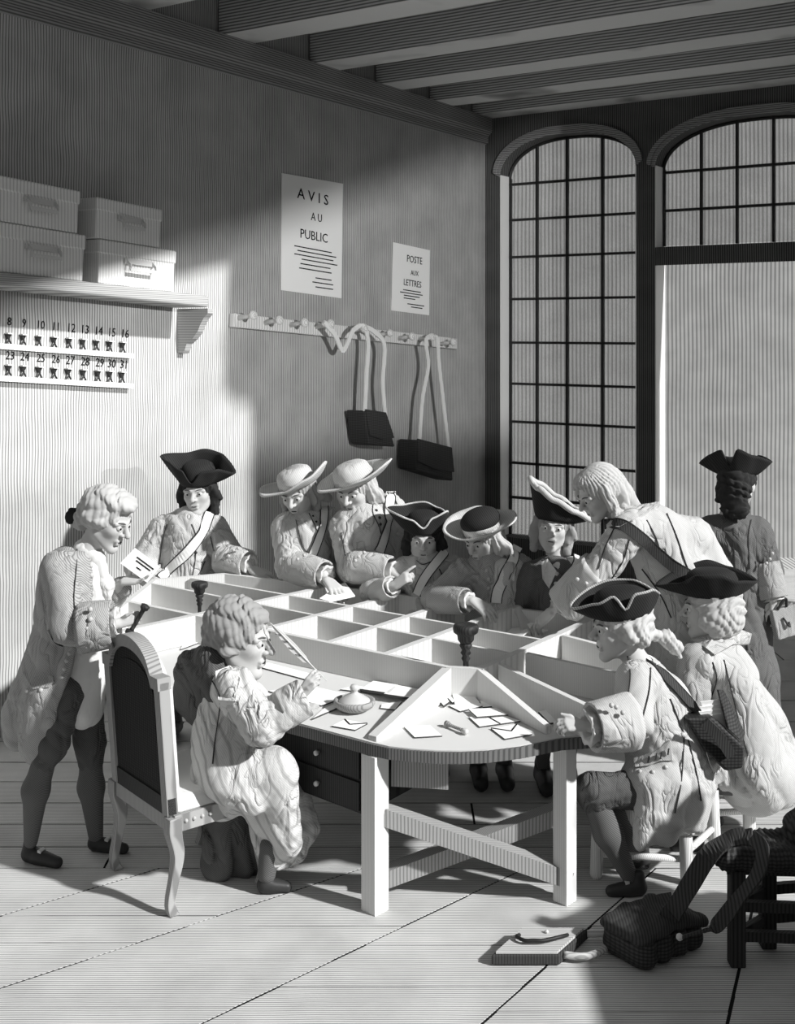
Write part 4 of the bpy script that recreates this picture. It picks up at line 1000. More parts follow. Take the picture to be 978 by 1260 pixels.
p.dots_on([(240, 672), (241, 680)], 1.8, 'seam'); p.seams([[(236, 645), (241, 660), (240, 690), (236, 712)], [(206, 645), (200, 665), (196, 690)], [(259, 660), (263, 676), (268, 688)], [(252, 690), (246, 704), (240, 712)]], 1.3)
for x, y in ((281, 684), (287, 677), (293, 675)): obj('button', ball(p.J(x, y, -.245), p.rr(2), n=8, m=5), M['brass'], p.root)
p.hand(p.J(309, 700, -.25), p.J(337, 716, -.33), (.1, -.55, .8), -1, (18, 22, 26, 30), 16, L=p.rr(36), wrist=p.J(296, 694, -.18))
p.arm_core((262, 650, 0), (284, 690, -.08), (304, 696, -.22)); p.arm_core((203, 655, 0), (170, 698, -.08), (196, 716, -.2))
p.finish([(235, 660, 0, 18), (232, 760, 0, 20)]); p.legs(232, 790)

# ---------------------------------------------------------------- 3, 4 the two leaning men in wide pale hats
p = Person(7.12, (378, 0), 'man in a wide pale hat leaning in, laying a letter in the grid')
p.head(366, 606, 58, -18, 20, -6, neck=(386, 642, .05))
p.hair(LONG+[('c', [(-.36, -.1, .0, .10), (-.46, -.18, -.15, .13), (-.56, -.25, -.3, .08)])], 'hair_mid', amp=.03)
p.hat([(0, .06, .74), (45, .04, .80), (90, .10, .84), (135, .02, .74), (180, .0, .62), (225, .16, .66), (270, .36, .80), (315, .20, .76)], 'felt_pale', z=.16, ch=.36, tilt=(-8, -8), power=1.8, label='wide pale felt hat')
p.wear('coat', [((355, 650, 0, 18), (404, 640, .06, 17)), ((378, 655, 0, 28), (392, 720, .03, 33)), ((392, 720, .03, 33), (392, 800, .05, 38)), ((352, 652, -.02, 19), (358, 698, -.12, 18)), ((358, 698, -.12, 18), (378, 705, -.2, 16)), ((408, 645, .06, 17), (425, 700, .05, 17))], 'coat_pale', disp=folds(.008, 30, .45, 3), keep=True)
p.ribbon('shoulder_strap', [(399, 625), (397, 645), (391, 665), (384, 685)], 10, 'strap')
p.cuff((360, 697, -.12), (400, 708, -.30), 20, 17, 'coat_pale', ruffle=4)
for x, y in ((366, 688), (374, 683)): obj('button', ball(p.J(x, y, -.30), p.rr(2.2), n=8, m=5), M['brass'], p.root)
p.dots_on([(385, 635), (389, 642)], 1.5, 'seam'); p.seams([[(380, 632), (388, 648), (391, 655)], [(364, 640), (368, 655), (372, 672), (385, 688)]], 1.3)
p.hand(p.J(402, 713, -.34), p.J(426, 741, -.52), (.25, -.45, .85), -1, (16, 20, 22, 28), 9, L=p.rr(41), wrist=p.J(390, 706, -.25))
p.arm_core((355, 650, 0), (358, 698, -.12), (398, 708, -.3))
p.finish([(382, 660, 0, 16), (390, 760, .03, 20)]); p.legs(392, 790)
q = [TP(393, 737)+UP*.004, TP(424, 720)+UP*.02, TP(437, 735)+UP*.01, TP(405, 741)+UP*.004]
tag(obj('letter', slab(q, .006), M['paper'], base=q[0]), 'letter under the hand of the first leaning man in a pale hat', 'letter')

p = Person(7.0, (455, 0), 'man in a wide upturned pale hat leaning right beside the first pale hat')
p.head(437, 602, 60, -28, 20, -4, neck=(458, 634, .05))
p.hair(LONG+[('c', [(-.34, -.05, .0, .10), (-.44, -.1, -.15, .10), (-.5, -.1, -.32, .06)])], 'hair_pale', amp=.03)
p.hat([(0, .06, .72), (45, .03, .78), (90, .10, .76), (135, .22, .62), (180, .22, .60), (225, .22, .72), (270, .34, .98), (315, .18, .86)], 'felt_pale', z=.16, ch=.38, tilt=(-6, -6), power=1.7, label='wide pale felt hat turned up behind', shift=(0.02, -.06))
p.wear('coat', [((428, 645, 0, 20), (478, 626, .06, 19)), ((452, 648, 0, 30), (462, 715, .03, 36)), ((462, 715, .03, 36), (464, 800, .05, 40)), ((424, 652, -.03, 19), (436, 698, -.10, 20)), ((436, 698, -.1, 20), (462, 700, -.2, 17)), ((482, 632, .06, 19), (504, 680, .08, 18))], 'coat_pale', disp=folds(.009, 28, .45, 4), keep=True)
p.ribbon('shoulder_strap', [(481, 605), (479, 630), (474, 655), (466, 680)], 12, 'strap')
p.cuff((434, 696, -.12), (482, 703, -.26), 21, 17, 'coat_pale', ruffle=5)
for x, y in ((437, 690), (441, 685), (448, 680)): obj('button', ball(p.J(x, y, -.30), p.rr(2.2), n=8, m=5), M['brass'], p.root)
p.dots_on([(463, 628), (467, 637), (468, 645)], 2, 'seam'); p.seams([[(461, 612), (458, 630), (465, 645), (469, 658)], [(484, 610), (490, 625), (494, 632)], [(420, 655), (424, 680), (428, 690)]], 1.4)
p.hand(p.J(484, 704, -.28), p.J(510, 716, -.33), (.1, -.4, .9), -1, (18, 20, 22, 26), 8, L=p.rr(38), wrist=p.J(470, 701, -.22))
p.arm_core((428, 645, 0), (436, 698, -.1), (480, 703, -.26))
p.finish([(455, 655, 0, 18), (462, 760, .03, 20)]); p.legs(464, 790)

# ---------------------------------------------------------------- 5 the pointing man in a black cocked hat
p = Person(6.78, (527, 0), 'man in a white edged black cocked hat raising a pointing finger')
p.head(521, 664, 56, -2, 2, 0, neck=(526, 702, .03))
p.hair(SHAGGY, 'hair_dark', amp=.03)
p.hat([(0, .16, .46), (-28, .38, .46), (-60, .50, .58), (-95, .36, .50), (-140, .40, .5), (180, .5, .5), (135, .45, .62), (92, .50, .82), (60, .46, .70), (28, .34, .52)], 'felt_dark', z=.20, ch=.40, tilt=(4, 0), trim='felt_pale', power=1.3, label='black cocked hat with white edging')
p.wear('coat', [((500, 700, 0, 16), (552, 698, 0, 16)), ((527, 705, 0, 30), (527, 760, 0, 36)), ((527, 760, 0, 36), (527, 830, .05, 40)), ((497, 706, 0, 17), (458, 728, -.05, 15)), ((458, 728, -.05, 14), (476, 726, -.15, 12)), ((555, 703, 0, 17), (572, 745, .0, 16))], 'coat_pale', disp=folds(.007, 32, .4, 5), keep=True)
p.ribbon('shoulder_strap', [(549, 678), (538, 690), (522, 712), (513, 732)], 11, 'strap')
p.seams([[(540, 700), (545, 712), (543, 722)], [(513, 690), (520, 695), (533, 690)]], 1.3)
p.cuff((463, 729, -.08), (482, 722, -.20), 14, 13, 'coat_pale', ruffle=3)
p.hand(p.J(484, 722, -.22), p.J(512, 700, -.24), (-.55, -.6, .55), -1, (8, 68, 74, 78), 5, L=p.rr(38), wrist=p.J(472, 727, -.14), tdir=(.8, -.35, .25))
p.arm_core((500, 705, 0), (458, 728, -.05), (482, 723, -.2))
p.finish([(526, 712, 0, 16), (527, 790, 0, 20)]); p.legs(527, 800, 16)

# ---------------------------------------------------------------- 6 the man resting his arm on the table
p = Person(6.62, (605, 0), 'long haired man in a pale hat with dark crown resting his arm on the table')
p.head(594, 664, 58, -42, 16, -4, neck=(612, 700, .04))
p.hair(LONG+[('c', [(-.36, -.05, .0, .10), (-.50, -.1, -.2, .11), (-.56, -.12, -.45, .06)])], 'hair_pale', amp=.03)
p.hat([(0, .14, .72), (45, .26, .80), (90, .30, .80), (135, .30, .7), (180, .12, .7), (225, .14, .78), (270, .16, .86), (315, .14, .74)], 'felt_pale', z=.20, ch=.42, tilt=(4, -2), power=1.6, label='pale felt hat')
f = Field(); f.ell(p.hp(0, -.06, .42), [.405*p.hh, .47*p.hh, .26*p.hh], p.hR); v, fa = f.mesh(.008); obj('hat_crown', (v, fa), M['felt_dark'], p.root, smooth=True)['label'] = 'dark crown of the pale hat'
p.wear('coat', [((574, 706, 0, 18), (638, 700, .03, 19)), ((605, 708, 0, 32), (605, 765, 0, 38)), ((605, 765, 0, 38), (605, 840, .05, 42)), ((570, 708, -.03, 19), (534, 736, -.10, 15)), ((534, 736, -.1, 15), (556, 738, -.18, 14)), ((640, 706, .03, 18), (655, 750, .05, 17))], 'coat_mid', disp=folds(.008, 32, .4, 6), keep=True)
p.wear('coat_front', [((620, 702, -.10, 14), (612, 745, -.12, 17)), ((632, 700, -.05, 14), (632, 740, -.06, 16))], 'coat_pale', disp=folds(.005, 34, .5, 2), label='pale coat front')
p.ribbon('shoulder_strap', [(637, 672), (628, 690), (615, 715), (608, 742)], 13, 'strap', lift=.035)
p.dots_on([(599, 702), (601, 713), (601, 724)], 2.2)
p.cuff((536, 737, -.12), (574, 740, -.28), 17, 15, 'coat_mid', ruffle=6)
p.hand(p.J(580, 738, -.30), p.J(612, 760, -.40), (.15, -.5, .85), -1, (24, 28, 32, 34), 8, L=p.rr(41), wrist=p.J(564, 739, -.22))
p.arm_core((574, 706, 0), (534, 736, -.1), (574, 740, -.28))
p.finish([(608, 712, 0, 18), (605, 800, 0, 20)]); p.legs(605, 800, 16)

# ---------------------------------------------------------------- 7 the youth in the tall turned up hat
p = Person(6.55, (684, 0), 'youth in a pale brimmed hat turned up high on one side, face lifted')
p.head(680, 650, 58, -10, -6, 6, neck=(686, 694, .02))
p.hair(SHAGGY, 'hair_mid', amp=.03)
p.hat([(0, .42, .52), (45, .62, .56), (85, .80, .62), (130, .72, .55), (180, .5, .5), (230, .3, .56), (272, .14, .74), (315, .26, .60)], 'felt_dark', z=.16, ch=.42, tilt=(-2, 2), trim='felt_pale', power=1.2, label='dark hat with a thick pale rolled brim', th=.04, tr=.065)
p.wear('coat', [((656, 708, 0, 17), (716, 702, .03, 17)), ((684, 712, 0, 30), (684, 770, 0, 36)), ((684, 770, 0, 36), (684, 840, .05, 40)), ((654, 710, -.02, 17), (632, 750, .0, 15)), ((718, 708, .03, 17), (730, 750, .05, 16))], 'coat_dark', disp=folds(.007, 32, .4, 7), keep=True)
p.wear('shirt', [((686, 700, -.06, 11), (685, 750, -.115, 11)), ((704, 698, -.02, 13), (708, 740, -.05, 15))], 'linen', disp=folds(.005, 36, .6, 2), label='open white shirt and lapel')
p.ribbon('shoulder_strap', [(706, 690), (700, 704), (692, 722)], 8, 'strap', lift=.04)
p.patch('shirt_collar', [(668, 694), (676, 690), (684, 704), (676, 724), (668, 712)], 'linen', lift=.02)
for x, y in ((685, 706), (684, 718)): obj('button', ball(p.J(x, y, -.175), p.rr(2.5), n=8, m=5), M['brass'], p.root)
p.hand(p.J(640, 755, -.12), p.J(655, 790, -.2), (.1, -.5, .8), -1, (20, 24, 26, 30), 8, L=p.rr(34), wrist=p.J(634, 748, -.02))
p.arm_core((656, 708, 0), (632, 748, 0), (638, 752, -.1))
p.finish([(685, 715, 0, 16), (684, 790, 0, 20)]); p.legs(684, 800, 16)

# ---------------------------------------------------------------- 8 the tall man bending over from the right
p = Person(6.1, (815, 0), 'bareheaded long haired man in a pale coat bending far over the table')
p.head(736, 607, 64, -72, 26, 0, neck=(768, 640, .0))
p.hair(LONG+[('e', (0, .05, .36), (.30, .32, .14)), ('c', [(.33, -.1, .1, .12), (.38, -.25, -.25, .14), (.36, -.42, -.55, .10)]), ('c', [(0, -.4, .1, .2), (.05, -.5, -.3, .18), (.05, -.62, -.62, .10)]), ('c', [(0, .34, .34, .06), (.06, .47, .12, .05), (.1, .46, -.02, .03)]), ('c', [(.2, .22, .3, .08), (.3, .26, .05, .06), (.32, .2, -.25, .05)])], 'hair_pale', amp=.03, fr=30, label='long straggling fair hair')
p.wear('coat', [((778, 652, -.04, 26), (848, 662, .10, 28)), ((800, 655, .04, 36), (838, 725, .06, 46)), ((838, 725, .06, 46), (850, 800, .06, 50)), ((850, 800, .06, 50), (845, 880, .06, 54)), ((772, 655, -.14, 23), (730, 712, -.14, 20)), ((730, 712, -.14, 20), (708, 735, -.1, 17)), ((852, 662, .14, 24), (884, 704, .12, 19)), ((884, 704, .12, 19), (862, 735, .05, 17))], 'coat_pale', disp=folds(.009, 26, .5, 8), keep=True, vox=.012)
p.patch('coat_collar', [(748, 648), (768, 624), (800, 622), (812, 617), (795, 632), (778, 642), (762, 650)], 'coat_pale', lift=.012, th=.02)
p.ribbon('shoulder_strap', [(744, 645), (765, 646), (790, 663), (820, 690), (850, 710), (868, 722)], 13, 'strap_dark', label='dark shoulder strap')
p.seams([[(756, 650), (744, 675), (736, 700)], [(795, 640), (806, 660), (812, 678)], [(820, 632), (832, 660), (842, 690), (846, 700)], [(774, 664), (766, 690), (752, 712)], [(790, 700), (812, 730), (826, 760)]], 1.8)
p.cuff((738, 702, -.14), (694, 745, -.06), 26, 24, 'coat_pale', ruffle=5)
for x, y in ((710, 713), (721, 718)): obj('button', ball(p.J(x, y, -.34), p.rr(2.6), n=8, m=5), M['brass'], p.root)
p.hand(p.J(680, 752, -.02), p.J(640, 786, .12), (-.1, -.55, .8), 1, (18, 20, 24, 30), 10, L=p.rr(47), wrist=p.J(698, 742, -.07))
p.arm_core((776, 655, -.12), (730, 712, -.14), (690, 746, -.05))
p.finish([(786, 660, 0, 20), (840, 780, .06, 24)]); p.legs(848, 850, 22, .06)
q = [P(648, 744, 6.12), P(668, 768, 6.05), P(652, 784, 6.0), P(634, 762, 6.08)]
tag(obj('letter', slab([BP(634, 772)+UP*.10, BP(650, 756)+UP*.13, BP(668, 775)+UP*.10, BP(652, 790)+UP*.08], .006), M['paper'], base=BP(652, 790)), 'letter pinched by the bending man, uppermost of three', 'letter')
tag(obj('letter', slab([BP(621, 784)+UP*.03, BP(640, 778)+UP*.06, BP(650, 790)+UP*.06, BP(632, 797)+UP*.03], .006), M['paper'], base=BP(632, 797)), 'letter left under the bending man fingers, leftmost of three', 'letter')
tag(obj('letter', slab([BP(650, 776)+UP*.07, BP(672, 768)+UP*.10, BP(690, 782)+UP*.07, BP(664, 792)+UP*.05], .006), M['paper'], base=BP(664, 792)), 'letter under the bending man wrist, rightmost of three', 'letter')

# ---------------------------------------------------------------- 9 the man seated at the right front
p = Person(5.42, (815, 0), 'seated man in a pale coat and two tone cocked hat gripping the table corner')
p.head(762, 772, 80, -82, 4, 0, neck=(790, 828, .0))
p.hair([('e', (0, -.30, .0), (.30, .2, .34)), ('c', [(-.31, .0, .08, .08), (-.33, -.08, -.10, .09)]), ('c', [(-.32, -.2, .05, .09), (-.33, -.26, -.14, .10)]), ('c', [(.31, .0, .08, .08), (.33, -.08, -.10, .09)]), ('c', [(0, -.45, -.1, .10), (.02, -.6, -.2, .08)])], 'wig', fr=26, curl=True)
p.hair([('c', [(.04, -.60, -.2, .07), (.06, -.76, -.26, .11), (.06, -.90, -.42, .10), (.06, -.96, -.56, .03)])], 'wig', cap=False, face=False, name='hair_queue', curl=True, fr=30)
p.hair([('e', (.08, -.58, -.19), (.07, .06, .10))], 'hair_dark', cap=False, face=False, name='hair_ribbon', label='black hair ribbon')
p.hat([(0, .20, .80), (-35, .30, .60), (-60, .40, .50), (-80, .18, .44), (-100, .40, .48), (-135, .40, .52), (180, .24, .60), (130, .40, .5), (90, .42, .48), (45, .36, .54)], 'felt_dark', z=.20, ch=.40, tilt=(2, 0), power=1.3, label='black cocked hat', trim='felt_mid')
p.wear('coat', [((792, 845, 0, 34), (818, 920, 0, 46)), ((818, 920, 0, 46), (822, 975, 0, 48)), ((788, 842, -.13, 24), (796, 840, .14, 24)), ((820, 860, .02, 30), (850, 930, .02, 32)), ((824, 960, -.1, 34), (822, 1005, -.14, 24)), ((800, 965, -.16, 20), (792, 1030, -.19, 12)), ((796, 1000, -.19, 13), (786, 1040, -.21, 6)), ((812, 1000, -.18, 14), (822, 1030, -.19, 7)), ((850, 970, -.02, 30), (852, 1012, -.05, 15)), ((790, 960, -.1, 26), (815, 1025, -.17, 14)),
    ((783, 838, -.16, 25), (778, 888, -.28, 22)), ((778, 888, -.28, 22), (756, 893, -.31, 20))], 'coat_pale', disp=folds(.009, 28, .6, 9), keep=True, vox=.011)
p.cuff((776, 887, -.30), (728, 895, -.36), 32, 27, 'coat_pale', ruffle=8)
for x, y in ((752, 868), (758, 870), (766, 877)): obj('button', ball(p.J(x, y, -.44), p.rr(2.8), n=10, m=6), M['brass'], p.root, smooth=True)
p.hand(p.J(720, 893, -.36), p.J(676, 890, -.37), (-.1, -.55, .85), 1, (40, 48, 54, 60), 7, L=p.rr(44), wrist=p.J(742, 894, -.34), tdir=(-.85, .1, .5))
p.arm_core((786, 842, -.14), (778, 888, -.28), (726, 894, -.35))
p.ribbon('shoulder_strap', [(768, 800), (790, 808), (815, 830), (845, 862), (868, 890)], 13, 'strap_dark', label='dark broad shoulder strap')
p.ribbon('strap_edge', [(770, 798), (792, 806), (810, 820)], 6, 'strap', lift=.016)
p.patch('pocket_flap', [(780, 928), (825, 910), (827, 935), (812, 936), (800, 943), (782, 945)], 'coat_pale', label='scalloped pocket flap')
for x, y in ((800, 933), (808, 930), (814, 927), (821, 924)): 
    q_, nn = p.on(x, y, .02); obj('buttonhole', obox(q_, V((1, 0, 0)), nn, V((.15, 0, 1)), .006, .006, .03), M['seam'], p.root)
p.dots_on([(787, 949), (803, 950), (819, 944)], 2.6); p.dots_on([(841, 904)], 4)
p.ribbon('coat_edge', [(862, 900), (870, 925), (880, 948), (888, 962)], 14, 'coat_pale', lift=.012)
for i in range(6):
    x, y = 866+i*4.2, 906+i*9.6
    q_, nn = p.on(x, y, .022); obj('buttonhole', obox(q_, V((.9, 0, -.3)).normalized(), nn, V((.3, 0, .9)).normalized(), .024, .006, .010), M['seam'], p.root)
p.seams([[(770, 800), (776, 830), (770, 870)], [(800, 822), (798, 850), (790, 885)], [(824, 860), (836, 890), (841, 902)], [(841, 908), (838, 960), (830, 1000)], [(846, 910), (856, 950), (862, 985)]], 2)
p.wear('breeches', [((795, 972, -.10, 24), (728, 972, -.14, 19)), ((728, 972, -.14, 19), (732, 985, -.14, 17)), ((812, 975, .12, 24), (745, 975, .14, 19))], 'breeches', disp=folds(.006, 40, .4), label='dark knee breeches')
p.wear('stockings', [((731, 982, -.14, 16), (748, 1025, -.14, 16.5)), ((748, 1025, -.14, 16.5), (778, 1085, -.12, 9)), ((747, 980, .14, 16), (765, 1030, .14, 15)), ((765, 1030, .14, 15), (790, 1068, .14, 9))], 'stocking')
p.shoe(786, 752, -.14, -.15, 9.5); p.shoe(792, 765, .14, .12, 9)
p.finish([(796, 850, 0, 22), (820, 960, 0, 24)])

# ---------------------------------------------------------------- 10 the man in the cape
p = Person(5.85, (910, 0), 'man in a pale collared cape and dark cocked hat seated at the right edge')
p.head(872, 748, 74, -98, 2, 0, neck=(880, 800, .0))
p.hair([('e', (0, -.18, -.05), (.40, .40, .46)), ('e', (.28, -.10, -.12), (.18, .30, .30)), ('e', (-.28, -.10, -.12), (.18, .30, .30))], 'hair_pale', amp=.035, fr=24, label='pale bobbed wig', curl=True)
p.hat([(0, .14, .92), (-30, .24, .70), (-60, .40, .54), (-95, .42, .52), (-130, .30, .60), (180, .22, .74), (130, .36, .56), (90, .46, .52), (45, .36, .60)], 'felt_dark', z=.24, ch=.40, tilt=(0, 0), power=1.3, label='dark cocked hat')
p.wear('cape', [((884, 822, 0, 38), (912, 890, .02, 46)), ((912, 890, .02, 46), (930, 948, .02, 52)), ((868, 818, -.14, 22), (892, 818, .14, 26)), ((900, 840, -.08, 34), (925, 940, -.10, 42)), ((925, 900, .05, 44), (958, 955, .05, 36)), ((880, 900, -.1, 26), (880, 950, -.12, 24))], 'coat_pale', disp=folds(.012, 22, .85, 10), keep=True, vox=.012)
p.wear('sleeve', [((854, 812, -.12, 20), (852, 850, -.16, 20)), ((852, 850, -.16, 20), (846, 872, -.2, 18))], 'coat_mid', disp=folds(.007, 30, .4, 3), label='grey sleeve')
p.patch('cape_collar', [(850, 786), (868, 800), (878, 808), (900, 796), (922, 792), (925, 780), (905, 772), (890, 768), (868, 776)], 'coat_pale', lift=.018, th=.03)
p.seams([[(890, 812), (900, 850), (912, 900), (920, 930)], [(876, 815), (882, 835), (874, 862)]], 1.8)
p.wear('breeches', [((915, 955, -.1, 24), (850, 955, -.12, 18)), ((915, 955, .12, 24), (855, 955, .12, 18))], 'breeches', vox=.014)
p.wear('stockings', [((850, 958, -.12, 15), (855, 1010, -.12, 9)), ((855, 958, .12, 15), (862, 1000, .12, 9))], 'stocking', vox=.014)
p.shoe(857, 830, -.12, -.12, 9, False); p.shoe(864, 838, .12, .12, 9, False)
p.arm_core((868, 818, -.12), (852, 855, -.16), (840, 880, -.2))
p.finish([(882, 830, 0, 20), (920, 950, .02, 24)])

# ---------------------------------------------------------------- 11 the man walking out
p = Person(6.75, (905, 0), 'man in a dark coat and cocked hat seen from behind, walking to the doorway')
p.head(908, 597, 58, 148, 6, 0, neck=(902, 630, .0))
p.hair([('e', (0, -.3, -.1), (.34, .22, .40)), ('e', (.05, -.36, -.48), (.3, .16, .22)), ('c', [(-.33, -.08, .15, .08), (-.34, -.12, -.3, .09)])], 'hair_dark', amp=.04, fr=24, curl=True)
p.hat([(0, .25, .66), (35, .44, .56), (70, .40, .56), (90, .30, .72), (130, .40, .58), (165, .52, .54), (185, .16, .46), (205, .50, .52), (240, .40, .60), (275, .22, .84), (320, .40, .58)], 'felt_dark', z=.22, ch=.36, tilt=(2, 2), power=1.3, label='dark cocked hat')
p.wear('coat', [((876, 656, .0, 22), (928, 654, 0, 19)), ((902, 662, 0, 32), (904, 750, 0, 34)), ((904, 750, 0, 34), (912, 830, .02, 44)), ((912, 830, .02, 44), (914, 880, .03, 46)), ((932, 657, -.02, 19), (944, 704, -.04, 18)), ((944, 704, -.04, 18), (948, 726, -.08, 16)), ((874, 660, .0, 20), (862, 720, -.02, 19)), ((862, 720, -.02, 19), (860, 770, -.05, 15))], 'coat_dark', disp=folds(.007, 30, .7, 11), keep=True)
p.cuff((940, 694, -.05), (951, 736, -.10), 19, 18, 'coat_mid', ruffle=3)
for x, y in ((943, 693), (947, 688), (950, 681)): obj('button', ball(p.J(x, y, -.17), p.rr(2.2), n=8, m=5), M['brass'], p.root)
p.seams([[(902, 650), (904, 700), (912, 760), (920, 800)], [(924, 640), (920, 660), (922, 700)]], 1.8)
p.hand(p.J(951, 742, -.10), p.J(960, 776, -.10), (.2, -.9, .2), 1, (34, 38, 40, 44), 5, L=p.rr(36), wrist=p.J(950, 728, -.09))
p.arm_core((928, 656, 0), (944, 704, -.04), (950, 736, -.1)); p.arm_core((876, 658, 0), (862, 720, -.02), (860, 765, -.05))
p.finish([(902, 665, 0, 18), (906, 790, 0, 20)]); p.legs(912, 850, 20)
# the portfolio in his hand
c = [p.J(950, 752, -.14), p.J(982, 742, -.10), p.J(992, 778, -.10), p.J(958, 788, -.14)]
nn = (c[1]-c[0]).cross(c[3]-c[0]).normalized(); nn = nn if nn.y < 0 else -nn
pf = thing('document_case', sum(c, V())/4, 'flat document case carried by the man walking out', 'case')
bevel(obj('case_body', slab(c, .05, -nn), M['coat_mid'], pf), .006)
m = (c[0]+c[1])/2
obj('handle', tube(spline([c[0].lerp(c[1], .2), m+UP*.05, c[0].lerp(c[1], .55)], 5), .008, 6), M['iron'], pf)
obj('clasp', tube(spline([c[0].lerp(c[2], .3)+nn*.006, c[0].lerp(c[2], .45)+nn*.02+UP*-.03, c[1].lerp(c[3], .5)+nn*.006], 5), .006, 6), M['iron'], pf)

# ---------------------------------------------------------------- 12 the clerk writing in the armchair
p = Person(5.36, (265, 0), 'seated clerk in a striped dressing gown writing with a quill')
p.head(296, 786, 92, 76, 6, 0, neck=(275, 838, .0))
p.hair([('e', (0, .02, .34), (.29, .32, .14)), ('c', [(-.29, -.02, .12, .08), (-.31, -.06, -.08, .09)]), ('c', [(-.29, -.20, .1, .10), (-.31, -.22, -.12, .10)]), ('c', [(.29, -.02, .12, .08), (.31, -.06, -.08, .09)]), ('e', (0, -.36, -.08), (.24, .14, .30)), ('c', [(0, -.4, -.2, .12), (0, -.44, -.52, .09)])], 'hair_mid', amp=.03, fr=26, curl=True, label='curled brown hair tied back')
p.wear('shoulder_cape', [((238, 822, .08, 20), (264, 806, .02, 18)), ((238, 822, .08, 22), (236, 860, .10, 22)), ((262, 812, -.02, 20), (268, 850, -.08, 16)), ((256, 830, .04, 30), (254, 870, .05, 28))], 'breeches', disp=folds(.008, 34, .6, 2), label='black cape thrown over the shoulders')
p.wear('dressing_gown', [((274, 860, 0, 30), (276, 920, 0, 36)), ((276, 920, 0, 36), (274, 968, 0, 38)), ((284, 850, -.12, 24), (280, 852, .16, 22)), ((260, 870, .02, 22), (258, 955, .02, 24)), ((288, 846, -.18, 25), (322, 893, -.22, 23)), ((322, 893, -.22, 23), (356, 868, -.2, 20)),
    ((292, 840, .16, 20), (330, 880, .2, 18)), ((330, 880, .2, 18), (360, 868, .15, 15)),
    ((282, 955, -.1, 34), (338, 950, -.1, 27)), ((284, 958, .15, 32), (345, 948, .15, 26)), ((338, 950, -.1, 27), (352, 1035, -.08, 20)), ((345, 948, .15, 26), (372, 1020, .10, 22)), ((318, 970, .0, 28), (338, 1050, -.02, 20)), ((345, 985, .03, 28), (358, 1045, .02, 20)), ((280, 965, -.14, 22), (312, 985, -.16, 16))], 'gown', disp=folds(.010, 26, .55, 12), keep=True, vox=.010)
p.wear('gown_shadowed_back', [((275, 985, .10, 26), (272, 1060, .12, 24)), ((300, 990, .16, 22), (305, 1060, .14, 20))], 'breeches', disp=folds(.012, 40, .9, 2), label='back of the gown behind the chair legs, coloured dark for shadow')  # shadow on the gown's back drape put in as darker cloth
p.cuff((346, 874, -.2), (376, 858, -.17), 23, 22, 'gown')
p.seams([[(262, 838), (272, 860), (266, 900), (262, 940)]], 1.6)
p.patch('gown_lapel', [(268, 828), (284, 822), (296, 835), (290, 862), (280, 880), (272, 860)], 'linen', lift=.012, label='pale turned down collar')
p.hand(p.J(370, 856, -.17), p.J(394, 824, -.17), (-.25, -.85, .35), -1, (30, 40, 52, 60), 6, L=p.rr(40), wrist=p.J(358, 866, -.18), tdir=(.75, -.5, .25))
p.hand(p.J(372, 868, .16), p.J(398, 872, .1), (0, -.3, .95), 1, (14, 16, 18, 22), 8, L=p.rr(34), wrist=p.J(360, 868, .15))
p.arm_core((284, 850, -.15), (322, 893, -.22), (366, 860, -.18)); p.arm_core((284, 850, .15), (330, 880, .2), (368, 868, .15))
p.finish([(276, 868, 0, 22), (275, 960, 0, 24)])
p.wear('stockings', [((332, 1040, -.06, 13), (328, 1076, -.06, 11)), ((300, 1040, .12, 13), (298, 1072, .12, 10))], 'stocking')
p.shoe(326, 352, -.06, -.05, 9.5, False); p.shoe(296, 322, .12, .12, 9.5, False)
a, b = P(402, 838, 5.22), P(334, 768, 5.30)
ql = thing('quill', a, 'white feather quill in the writing clerk hand', 'quill')
ax = (b-a).normalized()
obj('shaft', tube([a, a.lerp(b, .5), b], lambda t: .0015+.0035*min(1, t*6)*(1-.6*t), 6), M['linen'], ql, smooth=True)
sd = ax.cross(V((0, 1, 0))).normalized(); n = (b-a).length
bl = [a+ax*n*.30, a+ax*n*.38+sd*.018, a+ax*n*.6+sd*.024, a+ax*n*.85+sd*.016, b+ax*.01, a+ax*n*.85-sd*.010, a+ax*n*.62-sd*.014, a+ax*n*.4-sd*.010]
obj('vane', slab(bl, .004, V((0, 1, 0))), M['paper'], ql)
for k in range(4): obj('barb', bar(a+ax*n*(.45+.12*k)+sd*.002-V((0, .003, 0)), a+ax*n*(.52+.12*k)+sd*.018-V((0, .003, 0)), .002, .002), M['seam'], ql)
